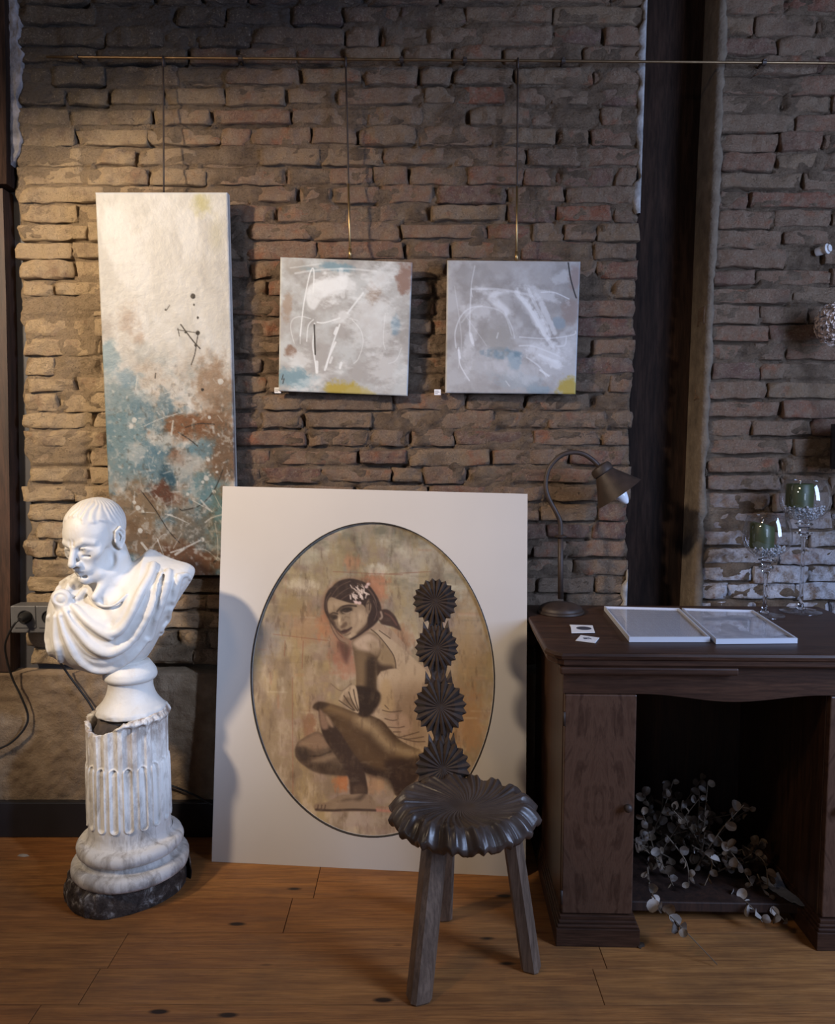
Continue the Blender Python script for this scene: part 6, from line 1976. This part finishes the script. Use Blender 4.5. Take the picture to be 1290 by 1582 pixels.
# ------------------------------------------------------------------ glass goblets with candles
def real_glass():
    m = NT('solid_clear_glass')
    m.b.inputs['Transmission Weight'].default_value = 1.0
    return m.done((0.97, 0.98, 1.0), 0.0, None, 0.0, None, IOR=1.45)
M['solid_glass'] = real_glass()
def goblet(label, px, foot_py, knob_py, bot_py, wide_py, rim_py, Yg, rb, rr, rf, cand, knob_r):
    base = P(px, foot_py, Yg)
    s_ = (Yg + CAM_D) / FPX
    t = thing('glass_goblet', label, 'candle holder', (base.x, Yg, TZ))
    o_ = (base.x, Yg, TZ)
    Z = lambda py: P(px, py, Yg).z - TZ
    zk, zb_, zw, zr = Z(knob_py), Z(bot_py), Z(wide_py), Z(rim_py)
    ft = [(0.0, 0.0), (rf, 0.0), (rf + 0.0008, 0.0016), (rf - 0.002, 0.003), (rf * 0.6, 0.0045), (0.016, 0.009)]
    MB().lathe(ft, o_, 48).build('foot', M['goblet'], t, True, 60)
    MB().tube([Vector(o_) + Vector((rf * math.cos(2 * math.pi * k / 56), rf * math.sin(2 * math.pi * k / 56), 0.0014)) for k in range(57)], 0.0010, 6, False).build('foot_rim', M['solid_glass'], t, True)
    foot = [(0.0, 0.0095), (0.016, 0.009), (0.009, 0.016), (0.007, 0.028), (0.0055, zk * 0.5), (0.006, zk - 0.030), (0.011, zk - 0.012), (0.011, zk - 0.008), (knob_r, zk), (knob_r, zk + 0.003), (0.012, zk + 0.008), (0.013, zk + 0.013), (knob_r + 0.002, zb_ - 0.006), (0.012, zb_), (0.0, zb_ + 0.001)]
    MB().lathe(foot, o_, 40).build('stem', M['solid_glass'], t, True, 60)
    bowl = [(0.012, zb_)]
    for k in range(1, 15):
        a = -math.pi / 2 + (math.pi / 2) * k / 14
        bowl.append((max(0.012, rb * math.cos(a)), zw + (zw - zb_) * math.sin(a)))
    for k in range(1, 9):
        a = math.acos(min(1, rr / rb)) * k / 8
        bowl.append((rb * math.cos(a), zw + (zr - zw) * math.sin(a) / math.sin(math.acos(rr / rb))))
    b = MB().lathe(bowl, o_, 56).build('bowl', M['goblet'], t, True)
    MB().tube([Vector(o_) + Vector((rr * math.cos(2 * math.pi * k / 56), rr * math.sin(2 * math.pi * k / 56), zr)) for k in range(57)], 0.0011, 6, False).build('rim', M['goblet'], b, True)
    # gravel and candle
    cpx0, cpx1, cy0, cy1, slump = cand
    zc0, zc1 = Z(cy1), Z(cy0)
    cr = (cpx1 - cpx0) / 2 * s_
    ccx = P((cpx0 + cpx1) / 2, cy0, Yg).x
    c = thing('pillar_candle', 'green pillar candle standing in the ' + ('taller' if rb > 0.0735 else 'shorter') + ' glass goblet', 'candle', (ccx, Yg, TZ + zc0))
    mb = MB().lathe([(0.0, 0.0), (cr, 0.0), (cr, (zc1 - zc0) * 0.5), (cr, zc1 - zc0 - 0.003), (cr - 0.003, zc1 - zc0), (cr * 0.6, zc1 - zc0 - 0.002), (0.0, zc1 - zc0 - 0.004)], (ccx, Yg, TZ + zc0), 36)
    vv = np.array(mb.v)
    if slump:
        m_ = (vv[:, 2] > TZ + zc0 + 0.01)
        vv[:, 2] -= np.where(m_, np.clip((vv[:, 0] - ccx) / cr + 0.3, 0, 1) * slump, 0)
    mk('wax', vv, [tuple(q) for q in mb.f], M['candle'], c, True, angle=50)
    MB().tube([(ccx, Yg, TZ + zc1 - 0.006), (ccx + 0.001, Yg, TZ + zc1 + 0.004), (ccx + 0.003, Yg, TZ + zc1 + 0.009)], 0.0014, 6).build('wick', M['wick'], c)
    rs = np.random.RandomState(int(px))
    mb = MB()
    ico = bmesh.new(); bmesh.ops.create_icosphere(ico, subdivisions=1, radius=1.0)
    iv = np.array([v.co for v in ico.verts]); if_ = [tuple(v.index for v in f.verts) for f in ico.faces]; ico.free()
    zmin = zb_ + 0.008
    for _ in range(420):
        zz_ = rs.uniform(zmin, zc0 + 0.004)
        f = np.clip((zw - zz_) / (zw - zb_), 0, 1)
        rmax = rb * math.sqrt(max(0, 1 - f * f)) - 0.008
        if rmax < 0.004:
            continue
        r_ = rmax * math.sqrt(rs.uniform(0, 1)); a = rs.uniform(0, 6.28)
        q = rs.uniform(0.0022, 0.0042)
        mb.add((iv * (q * rs.uniform(0.7, 1.2, 3)) * rs.uniform(0.85, 1.15, iv.shape) + np.array((base.x + r_ * math.cos(a), Yg + r_ * math.sin(a), TZ + zz_))), if_)
    o = mb.build('gravel', M['pebble'], t)
    o['kind'] = 'stuff'
goblet('shorter glass goblet on slim stem holding a green candle and pale gravel', 1181, 948, 877, 862, 830, 798, -0.175, 0.0715, 0.058, 0.058, (1160, 1196, 807, 846, 0.012), 0.0225)
goblet('taller glass goblet on slim stem holding a green candle and pale gravel', 1237, 941, 824, 806, 772, 742, -0.120, 0.0745, 0.060, 0.062, (1216, 1256, 747, 783, 0.0), 0.0255)

# ------------------------------------------------------------------ things at the right edge
c_ = P(1291, 500, -0.10)
t = thing('dried_flower', 'pale dried hydrangea head on a stalk at the right edge of the photo', 'flower', c_)
rs = np.random.RandomState(3)
mb = MB()
for k in range(900):
    d = Vector(rs.normal(0, 1, 3)).normalized()
    r_ = rs.uniform(0.035, 0.062)
    p = c_ + Vector((d.x * r_, d.y * r_ * 0.8, d.z * r_ * 1.05))
    s_ = rs.uniform(0.006, 0.010)
    e1 = d.orthogonal().normalized(); e2 = d.cross(e1)
    an = rs.uniform(0, 6.28)
    f1 = e1 * math.cos(an) + e2 * math.sin(an); f2 = d.cross(f1)
    mb.add([p, p + f1 * s_ + d * s_ * 0.5, p + f2 * s_ * 0.8 + f1 * s_ * 0.2 + d * s_ * 0.2, p - f1 * s_ * 0.7 + d * s_ * 0.6, p - f2 * s_ + d * 0.3 * s_], [(0, 1, 2), (0, 2, 3), (0, 3, 4), (0, 4, 1)])
o = mb.build('petals', simple('dry_pink_petals', (0.62, 0.50, 0.43), 0.9, 0.2, 40), t)
o['kind'] = 'stuff'
vx = c_.x + 0.03
MB().tube(spline([c_, c_ + Vector((0.028, 0.004, -0.11)), c_ + Vector((0.048, 0.008, -0.22)), c_ + Vector((0.055, 0.010, P(1284, 725, -0.09).z + 0.025 - c_.z))], 6), 0.004, 8).build('stalk', M['stem'], t, True)
v0 = P(1284, 725, -0.09); v1 = P(1284, 655, -0.09)
vc = Vector((v0.x + 0.055, -0.09, 0))
t = thing('dark_vase', 'dark blue-black hanging vase cut by the right edge of the photo', 'vase', (vc.x, vc.y, v0.z))
hh = v1.z - v0.z
MB().lathe([(0.0, 0.0), (0.050, 0.0), (0.053, 0.006), (0.055, hh * 0.5), (0.055, hh), (0.051, hh), (0.050, hh * 0.4), (0.0, 0.02)], (vc.x, vc.y, v0.z), 32).build('body', simple('blue_black_glaze', (0.012, 0.014, 0.022), 0.25), t, True, 50)
MB().tube([(vc.x, vc.y + 0.04, v0.z + hh * 0.8), (vc.x, 0.01, v0.z + hh * 0.85)], 0.006, 8).build('wall_hook', M['iron'], t)
p = P(1276, 385, -0.02)
t = thing('porcelain_insulator', 'small white porcelain insulator on the bricks near the right edge', 'insulator', p)
Mi = Vector((0.55, -0.8, 0.1)).to_track_quat('Z', 'Y').to_matrix()
MB().lathe([(0.0, -0.030), (0.013, -0.030), (0.014, -0.012), (0.011, -0.006), (0.0165, 0.0), (0.0165, 0.006), (0.011, 0.009), (0.011, 0.014), (0.0, 0.015)], p, 24, Mi).build('body', simple('white_porcelain', (0.55, 0.53, 0.52), 0.25), t, True, 50)

# ------------------------------------------------------------------ dried eucalyptus
def leaf_mat(name, c, var):
    m = NT(name)
    oi = m.n('ShaderNodeObjectInfo')
    tone = m.ramp(oi.outputs['Random'], [(0, [q * 0.6 for q in c]), (0.6, c), (1, var)])
    f = m.noise(m.coord(), 60, 4)
    col = m.mix(m.ramp(f, [(0.4, 0.0), (0.7, 0.5)]), tone, [q * 0.6 for q in c])
    return m.done(col, 0.55, m.bump(f, 0.2, 0.002))
M['leaf_brown'] = leaf_mat('dry_brown_leaf', (0.092, 0.058, 0.036), (0.22, 0.155, 0.10))
M['leaf_pale'] = leaf_mat('dry_silver_leaf', (0.42, 0.36, 0.31), (0.66, 0.62, 0.58))
def leaf_mesh(k, mat):
    rs = np.random.RandomState(k)
    V, F = [], []
    n = 12
    cup = rs.uniform(0.15, 0.55); fold_ = rs.uniform(-0.3, 0.5)
    for ring_, r_ in enumerate((0.0, 0.55, 1.0)):
        for j in range(n):
            a = 2 * math.pi * j / n
            x = r_ * math.cos(a) * (1 + 0.08 * math.sin(3 * a + k)); y = r_ * math.sin(a) * rs.uniform(0.78, 0.9)
            z = cup * r_ * r_ * 0.6 + fold_ * abs(y) + 0.08 * r_ * math.sin(2 * a + k)
            V.append((x + 0.95, y, z))
    for i in range(2):
        for j in range(n):
            F.append((i * n + j, i * n + (j + 1) % n, (i + 1) * n + (j + 1) % n, (i + 1) * n + j))
    me = bpy.data.meshes.new('leaf')
    me.from_pydata(V, [], F)
    me.polygons.foreach_set('use_smooth', [True] * len(F))
    me.materials.append(mat)
    return me
lm = {'brown': [leaf_mesh(k, M['leaf_brown']) for k in range(6)], 'pale': [leaf_mesh(k + 20, M['leaf_pale']) for k in range(6)]}
rsE = np.random.RandomState(12)
def branch(pts, label, n, size, kind='brown', group=None, pale=0.0, bare_tip=0.0):
    path = [Vector(q) for q in spline(pts, 8)]
    t = thing('eucalyptus_branch', label, 'branch', path[0], group)
    MB().tube(path, list(np.linspace(0.0026, 0.0011, len(path))), 6).build('twig', M['stem'], t, True)
    m = len(path) - 1
    for k in range(n):
        s_ = (k + 0.5) / n * (1 - bare_tip)
        i = min(m - 1, int(s_ * m))
        p = path[i].lerp(path[i + 1], s_ * m - i)
        d = (path[i + 1] - path[i]).normalized()
        e = d.orthogonal().normalized()
        side = Matrix.Rotation(k * 1.571 + rsE.uniform(-0.4, 0.4) + (math.pi if k % 2 else 0), 3, d) @ e
        side = (side + d * 0.35 + Vector((0, -0.25, 0.1))).normalized()
        nrm = (Vector(rsE.normal(0, 0.6, 3)) + Vector((0, -0.9, 0.6))).normalized()
        y_ = nrm.cross(side).normalized(); z_ = side.cross(y_)
        R_ = Matrix((side, y_, z_)).transposed()
        kk = 'pale' if rsE.rand() < pale else kind
        o = link('leaf', lm[kk][rsE.randint(6)], t, p, R_.to_euler())
        sz = size * rsE.uniform(0.7, 1.2)
        o.scale = (sz, sz, sz)
        # keep the leaf above the floor and the shelf
    return t
def floor_clamp(p, zmin):
    return Vector((p[0], p[1], max(p[2], zmin)))
g_ = 'dry eucalyptus branches heaped in the kneehole'
gl = 'dry brown eucalyptus branch in the dim heap inside the kneehole'
xm0, xm1 = xb + 0.05, xo1 - 0.06
for k in range(36):
    y0 = rsE.uniform(-0.40, -0.12)
    xa_ = rsE.uniform(xm0 + 0.03, xm1 - 0.05)
    lean = rsE.uniform(-0.2, 0.2)
    top_z = rsE.uniform(0.06, 0.235) * (1.1 - 0.5 * abs((xa_ - (xm0 + xm1) / 2) / 0.25))
    p0 = (xa_, y0, 0.075)
    p1 = (np.clip(xa_ + lean * 0.5, xm0, xm1), y0 - 0.03, 0.075 + top_z * 0.6)
    p2 = (np.clip(xa_ + lean, xm0, xm1), max(y0 - rsE.uniform(0.0, 0.10), -0.46), 0.08 + top_z * rsE.uniform(0.8, 1.2))
    branch([p0, p1, p2], gl, 9, 0.0135, 'brown', g_)
for k in range(5):
    xa_ = xm0 + 0.03 + k * (xm1 - xm0 - 0.08) / 4
    y0 = -0.40
    branch([(xa_, y0, 0.16 + 0.03 * (k % 2)), (xa_ + 0.04, -0.45, 0.14), (xa_ + 0.07 - 0.03 * (k % 3), -0.48, 0.085)], gl, 8, 0.013, 'brown', g_, 0.12)
branch([P(1000, 1340, -0.50), P(1005, 1375, -0.55), P(1020, 1400, -0.60), P(1040, 1420, -0.645), P(1062, 1442, -0.67), P(1108, 1490, -0.70)],
       'pale silvery eucalyptus branch spilling out of the desk onto the floor', 11, 0.0165, 'brown', None, 0.55, 0.2)
branch([P(1120, 1375, -0.44), P(1140, 1385, -0.48), P(1160, 1400, -0.53), P(1178, 1425, -0.565)], 'pale eucalyptus branch hanging over the shelf edge at the middle of the kneehole', 7, 0.0145, 'brown', None, 0.7)
branch([P(1170, 1350, -0.44), P(1185, 1385, -0.48), P(1195, 1405, -0.53), P(1215, 1425, -0.56)], 'tan eucalyptus sprig near the right side of the kneehole', 6, 0.014, 'brown', None, 0.3)
# crumpled bluish paper wrap at the right of the heap
wr = [P(1188, 1350, -0.42), P(1205, 1385, -0.47), P(1225, 1410, -0.51), P(1243, 1432, -0.535)]
t = thing('crumpled_wrapper', 'crumpled bluish paper wrapper at the right of the dried branches', 'paper', wr[0])
V = []
n1, n2 = 22, 8
pth = spline(wr, 8)
for i in range(n1):
    c_ = Vector(pth[int(i / (n1 - 1) * (len(pth) - 1))])
    for j in range(n2):
        w_ = (j / (n2 - 1) - 0.5) * 0.045
        q = 0.018 * (fbm(i * 0.6, j * 0.8, 141, 2) - 0.5)
        V.append((c_.x + w_, c_.y + q - 0.012 * math.cos(w_ * 60), max(0.066, c_.z + w_ * 0.5 + 0.5 * q)))
ob = mk('sheet', np.array(V), grid_faces(n2, n1), simple('bluish_paper', (0.17, 0.18, 0.22), 0.6, 0.3, 30, 0.5), t)
sol = ob.modifiers.new('thickness', 'SOLIDIFY'); sol.thickness = 0.001
# small fallen leaf and splinters on the boards
p = PF(984, 1462, 0.004)
o = link('fallen_leaf', lm['brown'][2], None, p, (0.3, 0.1, 0.6)); o.scale = (0.013,) * 3
tag(o, 'single dry leaf on the floor by the desk plinth', 'leaf')
M['chip'] = simple('pale_chip', (0.30, 0.26, 0.21), 0.9, 0.3, 40)
for k, (x, y, s_, lab) in enumerate(((36, 1322, 0.020, 'plaster chip lying in a gap between boards at the far left'), (88, 1288, 0.016, 'thin pale splinter by the black skirting board left of the column'))):
    p = PF(x, y, 0.001)
    V = []
    for (a, r_) in ((0, 1.0), (0.9, 0.5), (1.9, 0.8), (3.1, 1.0), (4.2, 0.5), (5.2, 0.7)):
        V.append((p.x + s_ * r_ * math.cos(a), p.y + 0.45 * s_ * r_ * math.sin(a), 0.0))
    V += [(q[0] * 0.6 + p.x * 0.4, q[1] * 0.6 + p.y * 0.4, 0.006) for q in V]
    o = mk('floor_chip', V, [tuple(range(5, -1, -1)), tuple(range(6, 12))] + [(i, (i + 1) % 6, 6 + (i + 1) % 6, 6 + i) for i in range(6)], M['chip'])
    tag(o, lab, 'chip')
